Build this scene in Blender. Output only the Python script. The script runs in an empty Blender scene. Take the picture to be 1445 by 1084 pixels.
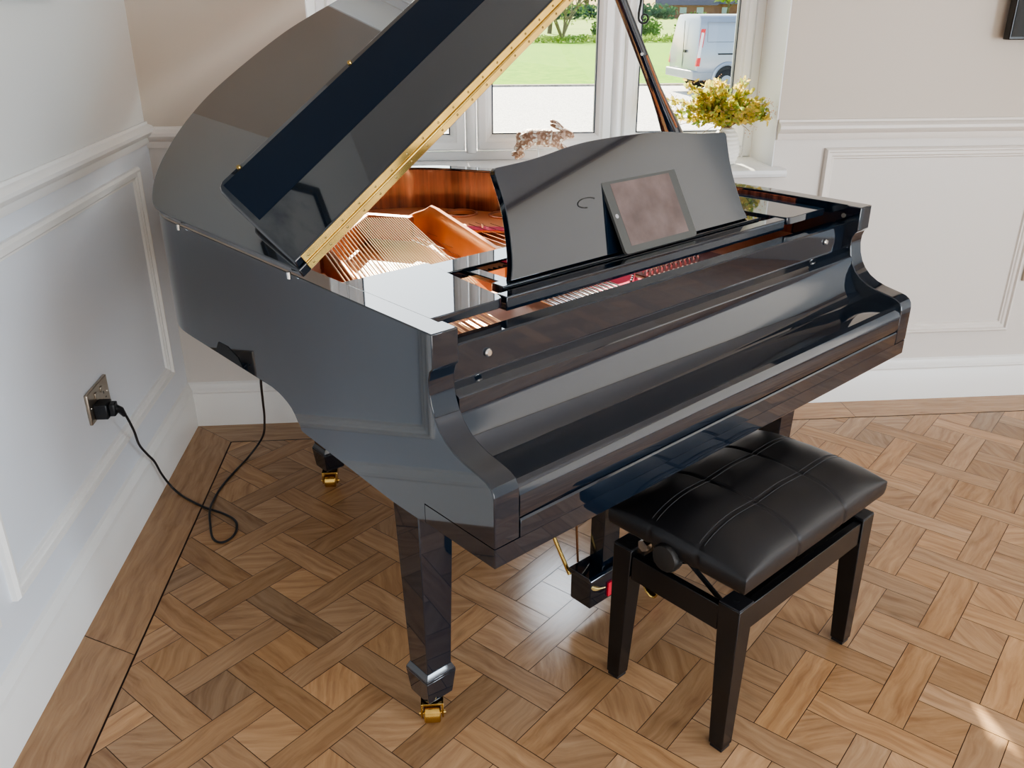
import bpy, bmesh, math, random
from mathutils import Vector, Matrix
from mathutils.geometry import tessellate_polygon
random.seed(7)
PI = math.pi
S = bpy.context.scene
COL = S.collection

# ------------------------------------------------------------------ helpers
class MB:
    def __init__(s): s.v = []; s.f = []; s.m = []
    def add(s, vs, fs, mi=0):
        b = len(s.v); s.v += [tuple(v) for v in vs]
        s.f += [tuple(b + i for i in f) for f in fs]; s.m += [mi] * len(fs)
        return s
    def box(s, x0, x1, y0, y1, z0, z1, mi=0):
        vs = [(x, y, z) for x in (x0, x1) for y in (y0, y1) for z in (z0, z1)]
        return s.add(vs, [(0,1,3,2),(4,6,7,5),(0,4,5,1),(2,3,7,6),(0,2,6,4),(1,5,7,3)], mi)
    def hexa(s, bot, top, mi=0):            # 4 bottom pts, 4 top pts (same winding)
        return s.add(list(bot) + list(top), [(3,2,1,0),(4,5,6,7),(0,1,5,4),(1,2,6,5),(2,3,7,6),(3,0,4,7)], mi)
    def prism(s, poly, ax, a, b, mi=0):     # poly in the two other axes
        def P(p, t):
            if ax == 0: return (t, p[0], p[1])
            if ax == 1: return (p[0], t, p[1])
            return (p[0], p[1], t)
        n = len(poly)
        vs = [P(p, a) for p in poly] + [P(p, b) for p in poly]
        fs = [tuple(range(n))[::-1], tuple(range(n, 2*n))] + [(i, (i+1) % n, n + (i+1) % n, n + i) for i in range(n)]
        return s.add(vs, fs, mi)
    def tube(s, pts, r, n=8, mi=0, caps=True, flat=1.0):
        pts = [Vector(p) for p in pts]; N = len(pts)
        rs = r if isinstance(r, (list, tuple)) else [r] * N
        vs = []; ref = None
        for i, p in enumerate(pts):
            t = (pts[min(i+1, N-1)] - pts[max(i-1, 0)]).normalized()
            if ref is None:
                ref = t.cross(Vector((0, 1, 0)))
                if ref.length < .2: ref = t.cross(Vector((1, 0, 0)))
            ref = (ref - t * ref.dot(t)).normalized()
            b = t.cross(ref)
            for k in range(n):
                a = 2 * PI * k / n
                vs.append(p + ref * math.cos(a) * rs[i] + b * math.sin(a) * rs[i] * flat)
        fs = [(i*n + k, i*n + (k+1) % n, (i+1)*n + (k+1) % n, (i+1)*n + k) for i in range(N-1) for k in range(n)]
        if caps: fs += [tuple(range(n))[::-1], tuple(range((N-1)*n, N*n))]
        return s.add(vs, fs, mi)
    def lathe(s, prof, c=(0, 0, 0), n=24, mi=0, ax='z'):
        vs = []
        for r, h in prof:
            for k in range(n):
                a = 2 * PI * k / n; p = (r * math.cos(a), r * math.sin(a), h)
                if ax == 'x': p = (p[2], p[0], p[1])
                if ax == 'y': p = (p[0], p[2], p[1])
                vs.append((p[0] + c[0], p[1] + c[1], p[2] + c[2]))
        N = len(prof)
        fs = [(i*n + k, i*n + (k+1) % n, (i+1)*n + (k+1) % n, (i+1)*n + k) for i in range(N-1) for k in range(n)]
        fs += [tuple(range(n))[::-1], tuple(range((N-1)*n, N*n))]
        return s.add(vs, fs, mi)
    def build(s, name, mats, parent=None, bevel=0, smooth=35, seg=2, normals=True, nobevel=None):
        me = bpy.data.meshes.new(name); me.from_pydata(s.v, [], s.f)
        if not isinstance(mats, (list, tuple)): mats = [mats]
        for m in mats: me.materials.append(m)
        me.polygons.foreach_set('material_index', s.m)
        if normals:
            bm = bmesh.new(); bm.from_mesh(me); bmesh.ops.recalc_face_normals(bm, faces=bm.faces); bm.to_mesh(me); bm.free()
        if smooth:
            me.polygons.foreach_set('use_smooth', [True] * len(me.polygons))
            me.set_sharp_from_angle(angle=math.radians(smooth))
        me.update()
        o = bpy.data.objects.new(name, me); COL.objects.link(o)
        if parent is not None: o.parent = parent
        if bevel:
            b = o.modifiers.new('bevel', 'BEVEL'); b.width = bevel; b.segments = seg
            b.limit_method = 'ANGLE'; b.angle_limit = math.radians(40)
            if nobevel:
                bm = bmesh.new(); bm.from_mesh(me); bw = bm.edges.layers.float.new('bevel_weight_edge')
                for e in bm.edges:
                    if len(e.link_faces) == 2 and e.calc_face_angle(0) > math.radians(40) and not all(nobevel(v.co) for v in e.verts): e[bw] = 1
                bm.to_mesh(me); bm.free(); b.limit_method = 'WEIGHT'
        return o

def empty(name, loc, rz=0, label=None, cat=None, group=None, parent=None):
    o = bpy.data.objects.new(name, None); COL.objects.link(o)
    o.location = loc; o.rotation_euler = (0, 0, rz); o.empty_display_size = .1
    if parent is not None: o.parent = parent
    if label: tag(o, label, cat, group)
    return o
def tag(o, label, cat, group=None):
    o['label'] = label; o['category'] = cat
    if group: o['group'] = group
    return o
def struct(o): o['kind'] = 'structure'; return o
def cp(o, parent, loc=None, rot=None):
    c = o.copy(); COL.objects.link(c); c.parent = parent
    if loc is not None: c.location = loc
    if rot is not None: c.rotation_euler = rot
    return c
def catmull(P, n=8, closed=False):
    P = [Vector(p) for p in P]; out = []
    N = len(P)
    for i in range(N - 1):
        a = P[max(i-1, 0)]; b = P[i]; c = P[i+1]; d = P[min(i+2, N-1)]
        for k in range(n):
            t = k / n
            out.append(.5 * ((2*b) + (c-a)*t + (2*a - 5*b + 4*c - d)*t*t + (3*b - a - 3*c + d)*t**3))
    out.append(P[-1]); return out

# ------------------------------------------------------------------ materials
def mat(name):
    m = bpy.data.materials.new(name); m.use_nodes = True
    return m, m.node_tree.nodes, m.node_tree.links, m.node_tree.nodes['Principled BSDF']
def simple(name, col, rough=.5, metal=0, spec=.5, coat=0, noise=0, nscale=8, bump=0, bscale=200, emis=None):
    m, N, Lk, b = mat(name)
    b.inputs['Base Color'].default_value = (*col, 1)
    b.inputs['Roughness'].default_value = rough; b.inputs['Metallic'].default_value = metal
    b.inputs['Specular IOR Level'].default_value = spec
    b.inputs['Coat Weight'].default_value = coat; b.inputs['Coat Roughness'].default_value = .03
    tc = N.new('ShaderNodeTexCoord')
    if noise:
        nz = N.new('ShaderNodeTexNoise'); nz.inputs['Scale'].default_value = nscale; nz.inputs['Detail'].default_value = 6
        Lk.new(tc.outputs['Object'], nz.inputs['Vector'])
        r = N.new('ShaderNodeValToRGB'); r.color_ramp.elements[0].position = .3; r.color_ramp.elements[1].position = .7
        r.color_ramp.elements[0].color = (*[c * (1 - noise) for c in col], 1)
        r.color_ramp.elements[1].color = (*[min(1, c * (1 + noise)) for c in col], 1)
        Lk.new(nz.outputs['Fac'], r.inputs['Fac']); Lk.new(r.outputs['Color'], b.inputs['Base Color'])
    if bump:
        nz = N.new('ShaderNodeTexNoise'); nz.inputs['Scale'].default_value = bscale; nz.inputs['Detail'].default_value = 4
        Lk.new(tc.outputs['Object'], nz.inputs['Vector'])
        bp = N.new('ShaderNodeBump'); bp.inputs['Strength'].default_value = bump; bp.inputs['Distance'].default_value = .002
        Lk.new(nz.outputs['Fac'], bp.inputs['Height']); Lk.new(bp.outputs['Normal'], b.inputs['Normal'])
    if emis:
        b.inputs['Emission Color'].default_value = (*emis[0], 1); b.inputs['Emission Strength'].default_value = emis[1]
    return m

LACQ = simple('black_lacquer', (.004, .0095, .019), .035, spec=.66, coat=.8)  # blue in the base colour stands for flare haze over the black
DARKREFL = simple('painted_dark_reflection', (.004, .013, .032), .5, spec=.12)  # navy tone stands for a dark reflection on the lid flap
BLACK = simple('matt_black', (.008, .009, .011), .5)
CORDM = simple('black_rubber', (.012, .012, .014), .45)
LEATHER = simple('black_leather', (.012, .012, .014), .34, spec=.5, bump=.12, bscale=500)
THREAD = simple('grey_thread', (.035, .035, .04), .6)
STOOLM = simple('stool_black_paint', (.008, .008, .009), .22, spec=.5)
BRASS = simple('polished_brass', (.66, .45, .15), .2, metal=1, noise=.12, nscale=30)
SCREW = simple('dark_brass_screw', (.22, .15, .06), .35, metal=1)
STEEL = simple('silver_steel', (.75, .75, .73), .2, metal=1)
PLATE = simple('bronze_plate', (.86, .36, .17), .32, metal=.25, noise=.1, nscale=6)
PLATED = simple('bronze_plate_dark', (.50, .21, .12), .32, metal=.25, noise=.1, nscale=6)
COPPER = simple('copper_winding', (.95, .66, .44), .33, metal=1)
GOLDST = simple('pale_string', (.97, .84, .60), .35, metal=1)
PINS = simple('nickel_pin', (.85, .84, .86), .15, metal=1)
FELT = simple('red_felt', (.62, .05, .12), .9, bump=.3)
WHITEP = simple('white_gloss_trim', (.80, .79, .77), .35)
UPVC = simple('white_window_plastic', (.86, .87, .88), .25)
CEIL = simple('ceiling_paint', (.82, .82, .82), .7)
GASKET = simple('dark_gasket', (.02, .03, .05), .5)
NICKEL = simple('brushed_nickel', (.42, .37, .31), .28, metal=.9, noise=.08, nscale=40)
RED = simple('red_felt_pad', (.6, .02, .04), .8)

def wall_mat(name, lo, hi, zsplit=1.10):
    m, N, Lk, b = mat(name)
    b.inputs['Roughness'].default_value = .45
    g = N.new('ShaderNodeNewGeometry'); sx = N.new('ShaderNodeSeparateXYZ'); Lk.new(g.outputs['Position'], sx.inputs[0])
    gt = N.new('ShaderNodeMath'); gt.operation = 'GREATER_THAN'; gt.inputs[1].default_value = zsplit; Lk.new(sx.outputs['Z'], gt.inputs[0])
    mx = N.new('ShaderNodeMix'); mx.data_type = 'RGBA'; Lk.new(gt.outputs[0], mx.inputs['Factor'])
    mx.inputs['A'].default_value = (*lo, 1); mx.inputs['B'].default_value = (*hi, 1)
    nz = N.new('ShaderNodeTexNoise'); nz.inputs['Scale'].default_value = 1.6; nz.inputs['Detail'].default_value = 3
    m2 = N.new('ShaderNodeMix'); m2.data_type = 'RGBA'; m2.blend_type = 'MULTIPLY'; m2.inputs['Factor'].default_value = .12
    Lk.new(mx.outputs['Result'], m2.inputs['A']); Lk.new(nz.outputs['Fac'], m2.inputs['B'])
    Lk.new(m2.outputs['Result'], b.inputs['Base Color'])
    n2 = N.new('ShaderNodeTexNoise'); n2.inputs['Scale'].default_value = 180
    bp = N.new('ShaderNodeBump'); bp.inputs['Strength'].default_value = .04; Lk.new(n2.outputs['Fac'], bp.inputs['Height'])
    Lk.new(bp.outputs['Normal'], b.inputs['Normal'])
    return m
WALL = wall_mat('painted_wall', (.70, .655, .615), (.57, .495, .42))
WALL_L_LIT = wall_mat('wall_left_cool_light', (.77, .80, .85), (.76, .76, .74))  # same paint as the other walls, cool daylight tinted into its colour
PANEL = simple('panel_moulding_paint', (.72, .67, .625), .4)

def wood_vertical(name, c1, c2, rough=.12, coat=.5, sx=60, sz=2.0):
    m, N, Lk, b = mat(name)
    tc = N.new('ShaderNodeTexCoord'); mp = N.new('ShaderNodeMapping')
    mp.inputs['Scale'].default_value = (sx, sx, sz); Lk.new(tc.outputs['Object'], mp.inputs['Vector'])
    nz = N.new('ShaderNodeTexNoise'); nz.inputs['Scale'].default_value = 1; nz.inputs['Detail'].default_value = 5
    Lk.new(mp.outputs[0], nz.inputs['Vector'])
    r = N.new('ShaderNodeValToRGB'); r.color_ramp.elements[0].position = .35; r.color_ramp.elements[1].position = .68
    r.color_ramp.elements[0].color = (*c1, 1); r.color_ramp.elements[1].color = (*c2, 1)
    Lk.new(nz.outputs['Fac'], r.inputs['Fac']); Lk.new(r.outputs['Color'], b.inputs['Base Color'])
    b.inputs['Roughness'].default_value = rough; b.inputs['Coat Weight'].default_value = coat
    return m
MAHOG = wood_vertical('mahogany_veneer', (.085, .026, .019), (.26, .085, .052))
SPRUCE = wood_vertical('spruce_board', (.86, .52, .28), (.92, .66, .42), rough=.3, coat=.2, sx=5, sz=40)

def floor_mat():
    m, N, Lk, b = mat('oak_parquet')
    uv = N.new('ShaderNodeUVMap'); uv.uv_map = 'UVMap'
    at = N.new('ShaderNodeAttribute'); at.attribute_name = 'tint'; at.attribute_type = 'GEOMETRY'
    mp = N.new('ShaderNodeMapping'); mp.inputs['Scale'].default_value = (5, 48, 1); Lk.new(uv.outputs[0], mp.inputs['Vector'])
    dn = N.new('ShaderNodeTexNoise'); dn.inputs['Scale'].default_value = 6; dn.inputs['Detail'].default_value = 2; Lk.new(uv.outputs[0], dn.inputs['Vector'])
    ad = N.new('ShaderNodeVectorMath'); ad.operation = 'MULTIPLY_ADD'
    ad.inputs[1].default_value = (1.0, 2.6, 0); Lk.new(dn.outputs['Color'], ad.inputs[0]); Lk.new(mp.outputs[0], ad.inputs[2])
    nz = N.new('ShaderNodeTexNoise'); nz.inputs['Scale'].default_value = 1; nz.inputs['Detail'].default_value = 7; nz.inputs['Roughness'].default_value = .62
    Lk.new(ad.outputs[0], nz.inputs['Vector'])
    r = N.new('ShaderNodeValToRGB'); E = r.color_ramp.elements
    E[0].position = .28; E[0].color = (.29, .160, .085, 1); E[1].position = .76; E[1].color = (.50, .318, .18, 1)
    e = E.new(.5); e.color = (.395, .238, .128, 1)
    Lk.new(nz.outputs['Fac'], r.inputs['Fac'])
    # knots
    vo = N.new('ShaderNodeTexVoronoi'); vo.inputs['Scale'].default_value = 5.5; mpk = N.new('ShaderNodeMapping'); mpk.inputs['Scale'].default_value = (.7, 1.4, 1)
    Lk.new(uv.outputs[0], mpk.inputs['Vector']); Lk.new(mpk.outputs[0], vo.inputs['Vector'])
    kr = N.new('ShaderNodeMapRange'); kr.inputs['From Min'].default_value = .03; kr.inputs['From Max'].default_value = .13
    kr.inputs['To Min'].default_value = .6; kr.inputs['To Max'].default_value = 1; Lk.new(vo.outputs['Distance'], kr.inputs['Value'])
    hs = N.new('ShaderNodeMix'); hs.data_type = 'RGBA'; hs.blend_type = 'MULTIPLY'; hs.inputs['Factor'].default_value = 1
    Lk.new(r.outputs['Color'], hs.inputs['A']); Lk.new(at.outputs['Color'], hs.inputs['B'])
    h2 = N.new('ShaderNodeMix'); h2.data_type = 'RGBA'; h2.blend_type = 'MULTIPLY'; h2.inputs['Factor'].default_value = .55
    Lk.new(hs.outputs['Result'], h2.inputs['A']); Lk.new(kr.outputs['Result'], h2.inputs['B'])
    Lk.new(h2.outputs['Result'], b.inputs['Base Color'])
    rr = N.new('ShaderNodeMapRange'); rr.inputs['To Min'].default_value = .17; rr.inputs['To Max'].default_value = .28
    Lk.new(nz.outputs['Fac'], rr.inputs['Value']); Lk.new(rr.outputs['Result'], b.inputs['Roughness'])
    bp = N.new('ShaderNodeBump'); bp.inputs['Strength'].default_value = .12; bp.inputs['Distance'].default_value = .001
    Lk.new(nz.outputs['Fac'], bp.inputs['Height']); Lk.new(bp.outputs['Normal'], b.inputs['Normal'])
    return m
FLOOR = floor_mat()
FGAP = simple('floor_gap', (.045, .022, .012), .7)

def glass_mat():
    m = bpy.data.materials.new('window_glass'); m.use_nodes = True; N = m.node_tree.nodes; Lk = m.node_tree.links
    N.clear(); o = N.new('ShaderNodeOutputMaterial'); t = N.new('ShaderNodeBsdfTransparent'); g = N.new('ShaderNodeBsdfGlossy')
    g.inputs['Roughness'].default_value = .01; t.inputs['Color'].default_value = (.96, .98, .97, 1)
    mx = N.new('ShaderNodeMixShader'); fr = N.new('ShaderNodeFresnel'); fr.inputs['IOR'].default_value = 1.12
    Lk.new(fr.outputs[0], mx.inputs[0]); Lk.new(t.outputs[0], mx.inputs[1]); Lk.new(g.outputs[0], mx.inputs[2]); Lk.new(mx.outputs[0], o.inputs[0])
    return m
GLASS = glass_mat()

def leaf_mat(name, c1, c2, trans=.45, hue=0):
    m = bpy.data.materials.new(name); m.use_nodes = True; N = m.node_tree.nodes; Lk = m.node_tree.links
    N.clear(); o = N.new('ShaderNodeOutputMaterial'); d = N.new('ShaderNodeBsdfDiffuse'); t = N.new('ShaderNodeBsdfTranslucent')
    mx = N.new('ShaderNodeMixShader'); mx.inputs[0].default_value = trans
    g = N.new('ShaderNodeNewGeometry'); r = N.new('ShaderNodeValToRGB')
    r.color_ramp.elements[0].color = (*c1, 1); r.color_ramp.elements[1].color = (*c2, 1)
    nz = N.new('ShaderNodeTexNoise'); nz.inputs['Scale'].default_value = 23 if hue else .8; tc = N.new('ShaderNodeTexCoord')
    Lk.new(tc.outputs['Object'], nz.inputs['Vector'])
    r.color_ramp.elements[0].position = .35; r.color_ramp.elements[1].position = .65
    Lk.new(nz.outputs['Fac'], r.inputs['Fac'])
    Lk.new(r.outputs['Color'], d.inputs['Color']); Lk.new(r.outputs['Color'], t.inputs['Color'])
    Lk.new(d.outputs[0], mx.inputs[1]); Lk.new(t.outputs[0], mx.inputs[2]); Lk.new(mx.outputs[0], o.inputs[0])
    return m

def two_tone(name, c1, c2, scale, rough=.9, lo=.4, hi=.6, stretch=(1, 1, 1)):
    m, N, Lk, b = mat(name); tc = N.new('ShaderNodeTexCoord'); mp = N.new('ShaderNodeMapping'); mp.inputs['Scale'].default_value = stretch
    nz = N.new('ShaderNodeTexNoise'); nz.inputs['Scale'].default_value = scale; nz.inputs['Detail'].default_value = 8; nz.inputs['Roughness'].default_value = .65
    Lk.new(tc.outputs['Object'], mp.inputs['Vector']); Lk.new(mp.outputs[0], nz.inputs['Vector'])
    r = N.new('ShaderNodeValToRGB'); r.color_ramp.elements[0].position = lo; r.color_ramp.elements[1].position = hi
    r.color_ramp.elements[0].color = (*c1, 1); r.color_ramp.elements[1].color = (*c2, 1)
    Lk.new(nz.outputs['Fac'], r.inputs['Fac']); Lk.new(r.outputs['Color'], b.inputs['Base Color']); b.inputs['Roughness'].default_value = rough
    b.inputs['Specular IOR Level'].default_value = .1
    return m

# ------------------------------------------------------------------ room shell
XL, YB, XR, YF, ZC = -.966, 3.10, 4.20, -3.00, 2.45
WX0, WX1, WZ0, WZ1 = -.401, 1.222, .95, 2.08      # window opening
YR = 3.40                                          # outer face of the back wall

def struct_box(name, boxes, m, bevel=0):
    b = MB()
    for q in boxes: b.box(*q)
    return struct(b.build(name, m, bevel=bevel, smooth=0))
struct_box('wall_left', [(XL - .15, XL, YF - .15, YR, -.05, ZC)], WALL_L_LIT)
for q in [(XL, WX0, YB, YR, -.05, ZC), (WX1, XR + .15, YB, YR, -.05, ZC), (WX0, WX1, YB, YR, -.05, WZ0 - .03), (WX0, WX1, YB, YR, WZ1, ZC)]:
    struct_box('wall_back', [q], WALL)
# the wall to the right and the wall behind the viewer have large window openings for daylight
struct_box('wall_right', [(XR, XR + .15, YF - .15, -2.6, -.05, ZC), (XR, XR + .15, -.6, -.35, -.05, ZC), (XR, XR + .15, 2.85, YB, -.05, ZC),
                          (XR, XR + .15, -2.6, -.6, -.05, .15), (XR, XR + .15, -2.6, -.6, 2.05, ZC),
                          (XR, XR + .15, -.35, 2.85, -.05, .15), (XR, XR + .15, -.35, 2.85, 2.42, ZC)], WALL)
struct_box('wall_front', [(XL, .9, YF - .15, YF, -.05, ZC), (3.1, XR, YF - .15, YF, -.05, ZC),
                          (.9, 3.1, YF - .15, YF, -.05, .3), (.9, 3.1, YF - .15, YF, 2.1, ZC)], WALL)
struct_box('ceiling', [(XL - .15, XR + .15, YF - .15, YR, ZC, ZC + .1)], CEIL)
# unseen sheer panel added in the wide right-hand opening, backlit to brighten desk reflections
SHEER = bpy.data.materials.new('sheer_fabric'); SHEER.use_nodes = True; _n = SHEER.node_tree.nodes; _n.clear()
_o = _n.new('ShaderNodeOutputMaterial'); _t = _n.new('ShaderNodeBsdfTranslucent'); _d = _n.new('ShaderNodeBsdfDiffuse'); _m = _n.new('ShaderNodeMixShader')
_t.inputs['Color'].default_value = (.9, .88, .84, 1); _d.inputs['Color'].default_value = (.8, .78, .74, 1); _m.inputs[0].default_value = .62
SHEER.node_tree.links.new(_d.outputs[0], _m.inputs[1]); SHEER.node_tree.links.new(_t.outputs[0], _m.inputs[2]); SHEER.node_tree.links.new(_m.outputs[0], _o.inputs[0])
_b = MB(); _b.add([(XR + .03, -.36, .14), (XR + .03, 2.86, .14), (XR + .03, 2.86, 2.43), (XR + .03, -.36, 2.43)], [(0, 1, 2, 3)]); struct(_b.build('added_sheer_panel', SHEER, smooth=0))
# white reveals lining the window opening
struct_box('trim_1', [(WX0 - .001, WX0 + .004, YB + .001, 3.33, WZ0, WZ1), (WX1 - .004, WX1 + .001, YB + .001, 3.33, WZ0, WZ1),
                      (WX0, WX1, YB + .001, 3.33, WZ1 - .004, WZ1 + .001)], UPVC)

# parquet floor: one mesh, mansion weave at 46 degrees inside a plank border
def clip(poly, x0, x1, y0, y1):
    def cl(P, ax, val, sgn):
        out = []
        for i in range(len(P)):
            a, b = P[i], P[(i + 1) % len(P)]
            da, db = (a[ax] - val) * sgn, (b[ax] - val) * sgn
            if da >= 0: out.append(a)
            if da * db < 0:
                t = da / (da - db); out.append((a[0] + (b[0]-a[0])*t, a[1] + (b[1]-a[1])*t))
        return out
    for ax, v, sg in ((0, x0, 1), (0, x1, -1), (1, y0, 1), (1, y1, -1)):
        if len(poly) < 3: return []
        poly = cl(poly, ax, v, sg)
    return poly
def build_floor():
    V = []; F = []; UV = []; T = []; MI = []
    def tile(poly, ang, tint, z=0., mi=0):
        if len(poly) < 3: return
        b = len(V); ca, sa = math.cos(ang), math.sin(ang); ox, oy = random.uniform(0, 40), random.uniform(0, 40)
        for p in poly:
            V.append((p[0], p[1], z)); UV.append((p[0]*ca + p[1]*sa + ox, -p[0]*sa + p[1]*ca + oy)); T.append(tint)
        F.append(tuple(range(b, b + len(poly)))); MI.append(mi)
    TH = math.radians(46); e1 = (math.cos(TH), math.sin(TH)); e2 = (-e1[1], e1[0])
    P = .1925; sq = .0577; hw = .0385; g = .0008; a0, b0 = .788, 1.336
    IX0, IX1, IY0, IY1 = XL + .176, XR - .176, YF + .176, YB - .168
    def rect(ca, cb, ha, hb):
        pts = []
        for sa, sb in ((-1, -1), (1, -1), (1, 1), (-1, 1)):
            a = ca + sa * (ha - g); b = cb + sb * (hb - g)
            pts.append((a*e1[0] + b*e2[0], a*e1[1] + b*e2[1]))
        return clip(pts, IX0, IX1, IY0, IY1)
    def tint():
        v = random.gauss(1.0, .115); w = random.uniform(-.05, .05)
        v = max(.68, min(1.3, v))
        return (v * (1 + w), v, v * (1 - w * 1.6), 1)
    for i in range(-36, 40):
        for j in range(-36, 40):
            ca, cb = a0 + i*P, b0 + j*P
            x = ca*e1[0] + cb*e2[0]; y = ca*e1[1] + cb*e2[1]
            if not (IX0 - .4 < x < IX1 + .4 and IY0 - .4 < y < IY1 + .4): continue
            tile(rect(ca, cb, sq, sq), TH + PI/4 * random.choice((0, 1, 2, 3, 1, 3)), tint())
            xa, xb = ca + P/2, cb + P/2
            L = .1538
            if (i + j) % 2 == 0: tile(rect(xa, xb, hw, L), TH + PI/2, tint())
            else: tile(rect(xa, xb, L, hw), TH, tint())
    g2 = .005
    def border(poly, ang): tile(poly, ang, tint())
    # plank border mitred at the corners, several boards long each side
    def run(p0, p1, q0, q1, ang, n):
        for k in range(n):
            t0, t1 = k / n, (k + 1) / n - .0004
            A = [p0[i] + (p1[i]-p0[i])*t0 for i in (0, 1)]; B = [p0[i] + (p1[i]-p0[i])*t1 for i in (0, 1)]
            Cc = [q0[i] + (q1[i]-q0[i])*t1 for i in (0, 1)]; D = [q0[i] + (q1[i]-q0[i])*t0 for i in (0, 1)]
            border([tuple(A), tuple(B), tuple(Cc), tuple(D)], ang)
    o = [(XL, YF), (XR, YF), (XR, YB), (XL, YB)]; q = [(IX0-g2, IY0-g2), (IX1+g2, IY0-g2), (IX1+g2, IY1+g2), (IX0-g2, IY1+g2)]
    run(o[0], o[1], q[0], q[1], 0, 4); run(o[1], o[2], q[1], q[2], PI/2, 5); run(o[2], o[3], q[2], q[3], 0, 4); run(o[3], o[0], q[3], q[0], PI/2, 5)
    tile([(XL, YF), (XR, YF), (XR, YB), (XL, YB)], 0, (1, 1, 1, 1), -.0022, 1)
    b = len(V)
    MBf = MB().box(XL, XR, YF, YB, -.06, -.004)
    V.extend(MBf.v); F.extend([tuple(b + i for i in f) for f in MBf.f]); MI.extend([1]*6); UV.extend([(0, 0)]*8); T.extend([(1, 1, 1, 1)]*8)
    me = bpy.data.meshes.new('floor'); me.from_pydata(V, [], F); me.materials.append(FLOOR); me.materials.append(FGAP)
    me.polygons.foreach_set('material_index', MI)
    ul = me.uv_layers.new(name='UVMap')
    for l in me.loops: ul.data[l.index].uv = UV[l.vertex_index]
    ca = me.color_attributes.new('tint', 'FLOAT_COLOR', 'POINT')
    for i, t in enumerate(T): ca.data[i].color = t
    me.update(); o = bpy.data.objects.new('floor', me); COL.objects.link(o); struct(o)
build_floor()

# skirting and dado rail profiles: (depth, height)
SK = [(0, 0), (.020, 0), (.020, .118), (.016, .126), (.016, .134), (.021, .140), (.020, .150), (.011, .160), (.008, .170), (0, .176)]
DA = [(0, 0), (.008, 0), (.011, .010), (.012, .022), (.024, .030), (.030, .040), (.030, .050), (.022, .058), (.010, .062), (.008, .070), (0, .070)]
def run_x(name, prof, x0, x1, z, m=WHITEP, y=YB, sgn=-1):
    b = MB(); b.prism([(y + sgn*d, z + h) for d, h in prof], 0, x0, x1); return struct(b.build(name, m, smooth=30))
def run_y(name, prof, y0, y1, z, m=WHITEP, x=XL, sgn=1):
    b = MB(); b.prism([(x + sgn*d, z + h) for d, h in prof], 1, y0, y1); return struct(b.build(name, m, smooth=30))
run_x('baseboard_back', SK, XL, XR, 0); run_y('baseboard_left', SK, YF, YB, 0)
run_x('baseboard_front', SK, XL, XR, 0, y=YF, sgn=1)
DADO = simple('dado_paint', (.72, .67, .625), .35)
run_x('trim_2', DA, XL, WX0 - .001, 1.045, DADO); run_x('trim_3', DA, WX1 + .001, XR, 1.045, DADO); run_y('trim_4', DA, YF, YB, 1.062, WHITEP)

# raised panel mouldings
PM = [(0, 0), (0, .012), (.006, .020), (.012, .020), (.016, .011), (.026, .012), (.031, .007), (.036, .007), (.040, 0)]
def panel(name, a0, a1, z0, z1, back=True, m=PANEL):
    b = MB(); n = len(PM)
    ring = []
    for (ca, cz, sa, sz) in ((a0, z0, 1, 1), (a1, z0, -1, 1), (a1, z1, -1, -1), (a0, z1, 1, -1)):
        row = []
        for w, d in PM:
            a = ca + sa*w; z = cz + sz*w
            row.append((a, YB - d, z) if back else (XL + d, a, z))
        ring.append(row)
    vs = [p for r in ring for p in r]; fs = []
    for i in range(4):
        j = (i + 1) % 4
        for k in range(n - 1): fs.append((i*n + k, j*n + k, j*n + k + 1, i*n + k + 1))
    b.add(vs, fs); return struct(b.build(name, m, smooth=25))
panel('trim_5', 1.408, 2.268, .288, 1.014); panel('trim_6', 2.50, 3.36, .288, 1.014)
panel('trim_7', 1.645, 2.925, .285, 1.012, False, WHITEP); panel('trim_8', .28, 1.56, .285, 1.012, False, WHITEP)
panel('trim_9', -1.1, .2, .285, 1.012, False, WHITEP)

# window sill with rounded nose
b = MB(); b.prism([(3.33, .925), (3.045, .925), (3.034, .930), (3.03, .938), (3.034, .946), (3.045, .950), (3.33, .950)], 0, WX0 - .03, WX1 + .03)
# notch handled by the wall opening: only the nose overlaps the wall face
sill = MB(); sill.box(WX0 + .001, WX1 - .001, YB, 3.335, .921, .950)
sill.prism([(YB + .0005, .920), (3.050, .920), (3.040, .924), (3.035, .935), (3.040, .946), (3.050, .950), (YB + .0005, .950)], 0, WX0 - .03, WX1 + .03)
struct(sill.build('window_sill', UPVC, smooth=40))

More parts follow.
